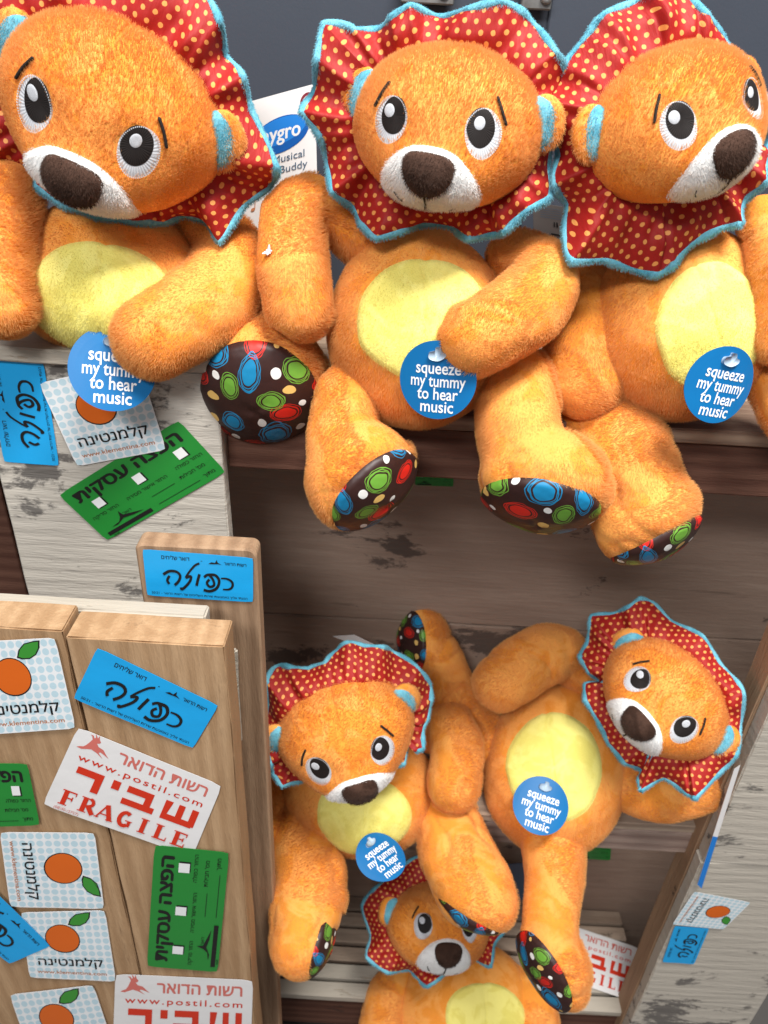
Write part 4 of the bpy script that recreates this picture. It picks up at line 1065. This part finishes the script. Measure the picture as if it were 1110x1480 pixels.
# middle shelf, right
Lion('plush lion lying sideways on the middle shelf beside the right crate end', .72).build(dict(
    torso=(802, 1108, .04, 102, 120, 14), patch=(800, 1108, 64, 72, -22), pear=.06,
    head=(961, 1008, .01, 93, 2, 12, 50), mtilt=.6,
    arms=[dict(p=[(838, 975, 15, 28), (810, 945, 45, 37), (768, 956, 84, 41), (727, 986, 102, 40)], comb=(-.6, 0, -.3)),
          dict(p=[(890, 1125, 0, 38), (955, 1146, 4, 38), (1008, 1138, 8, 34)])],
    legs=[dict(p=[(712, 1078, -6, 38), (672, 1040, 4, 36), (648, 992, 26, 36), (630, 948, 48, 34)], foot=(608, 926, 56, 46, -62, 10, 0, 1.1), am=62, kz=.8, u=.5),
          dict(p=[(795, 1200, 10, 44), (800, 1265, 30, 40), (795, 1330, 46, 38), (795, 1370, 52, 40)], foot=(798, 1392, 55, 54, -62, 28, -22, 1.25), am=62, kz=.85, u=.15)],
    mane=[(853, 908, 0), (855, 890, 8), (886, 887, -4), (908, 878, 4), (925, 866, 8), (944, 872, 0), (970, 898, -6), (1016, 920, 4), (1040, 958, -4), (1066, 986, 4), (1075, 1003, 8), (1071, 1043, -4), (1064, 1091, 4), (1040, 1116, -2), (1006, 1152, 14), (994, 1148, 8), (960, 1124, -6), (926, 1143, 14), (922, 1126, 4), (927, 1113, -8), (904, 1103, 10), (880, 1075, 4), (866, 1046, 10), (846, 1012, 14), (846, 988, 2), (866, 984, -12), (850, 973, 10), (838, 949, 14), (850, 929, -6)],
    tags=[(782, 1164, 106, 40, 8, -4, 18)]))
# bottom shelf
Lion('plush lion half hidden on the bottom shelf beneath the dangling legs', .6).build(dict(
    torso=(668, 1462, .0, 112, 96, 0), patch=(702, 1470, 54, 40, 0), pear=.06,
    head=(632, 1338, .01, 74, 14, 4, 5), mtilt=.6,
    arms=[dict(p=[(610, 1415, 10, 24), (572, 1434, 26, 34), (556, 1480, 34, 36)]),
          dict(p=[(740, 1420, 10, 24), (765, 1460, 26, 34), (770, 1510, 34, 36)])], legs=[],
    mane=[(524, 1310, 0), (542, 1284, 8), (570, 1262, -4), (600, 1240, 6), (640, 1232, -4), (682, 1240, 6), (716, 1268, -4), (734, 1310, 4), (728, 1345, 0), (714, 1366, 6), (708, 1397, 10), (682, 1386, -6), (654, 1400, 6), (618, 1425, 14), (602, 1412, -2), (590, 1402, -8), (560, 1405, 10), (530, 1382, 4), (536, 1352, -8)],
    tags=[]))

FL = 1.0

# ------------------------------------------------------------------ fur (last, so nothing re-evaluates it)
nap = bpy.data.textures.new('nap', 'CLOUDS'); nap.noise_scale = .035; nap.noise_depth = 2; nap.contrast = 1.6
def mesh_area(me, a):
    n_ = len(me.polygons); ar = np.empty(n_); me.polygons.foreach_get('area', ar)
    return ar, n_
for k_, (o, dn, ln, rd, cmb, mm, wild) in enumerate(FUR):
    me = o.data; ar, n_ = mesh_area(me, None)
    w_ = np.empty(len(me.vertices)); me.attributes['fur'].data.foreach_get('value', w_)
    fw_ = np.array([min(w_[i] for i in p_.vertices) for p_ in me.polygons]); A = float((ar*fw_).sum())
    off_ = np.array(o['_o'])
    zn = np.array([mnoise.noise(Vector((np.array(v.co)+off_)*17)) for v in me.vertices])
    split = ln > .0025
    for g_ in ((0, 1) if split else (0,)):
        sel = (w_ > .5) & ((zn > .02) if g_ else (zn <= .02)) if split else (w_ > .5)
        if sel.sum() < 8: continue
        A = float((ar*np.array([min(sel[i] for i in p_.vertices) for p_ in me.polygons])).sum())
        vg = o.vertex_groups.new(name='pile'); vg.add([int(i) for i in np.nonzero(sel)[0]], 1.0, 'REPLACE')
        md = o.modifiers.new('pile', 'PARTICLE_SYSTEM'); ps = o.particle_systems[-1]; st_ = ps.settings
        ps.vertex_group_density = vg.name; ps.seed = k_*13+1+g_*5
        st_.type = 'HAIR'; st_.use_advanced_hair = True; st_.count = max(10, int(A*dn)); st_.hair_step = 3
        st_.emit_from = 'FACE'; st_.use_emit_random = True; st_.distribution = 'RAND'; st_.use_even_distribution = True
        st_.hair_length = ln; FL = ln/2.13/1.15
        cb_ = cmb if g_ == 0 else (cmb[0]+.75, cmb[1]+.1, cmb[2]*-.2+.15)
        st_.normal_factor = .40*FL; st_.object_align_factor = [float(c_)*.62*FL for c_ in cb_]; st_.factor_random = .20*FL
        st_.render_step = 2; st_.display_step = 2
        st_.root_radius = rd*2/.01; st_.tip_radius = rd*.6/.01; st_.radius_scale = .01
        st_.material = 1
for o in list(bpy.data.objects):
    if '_o' in o: del o['_o']
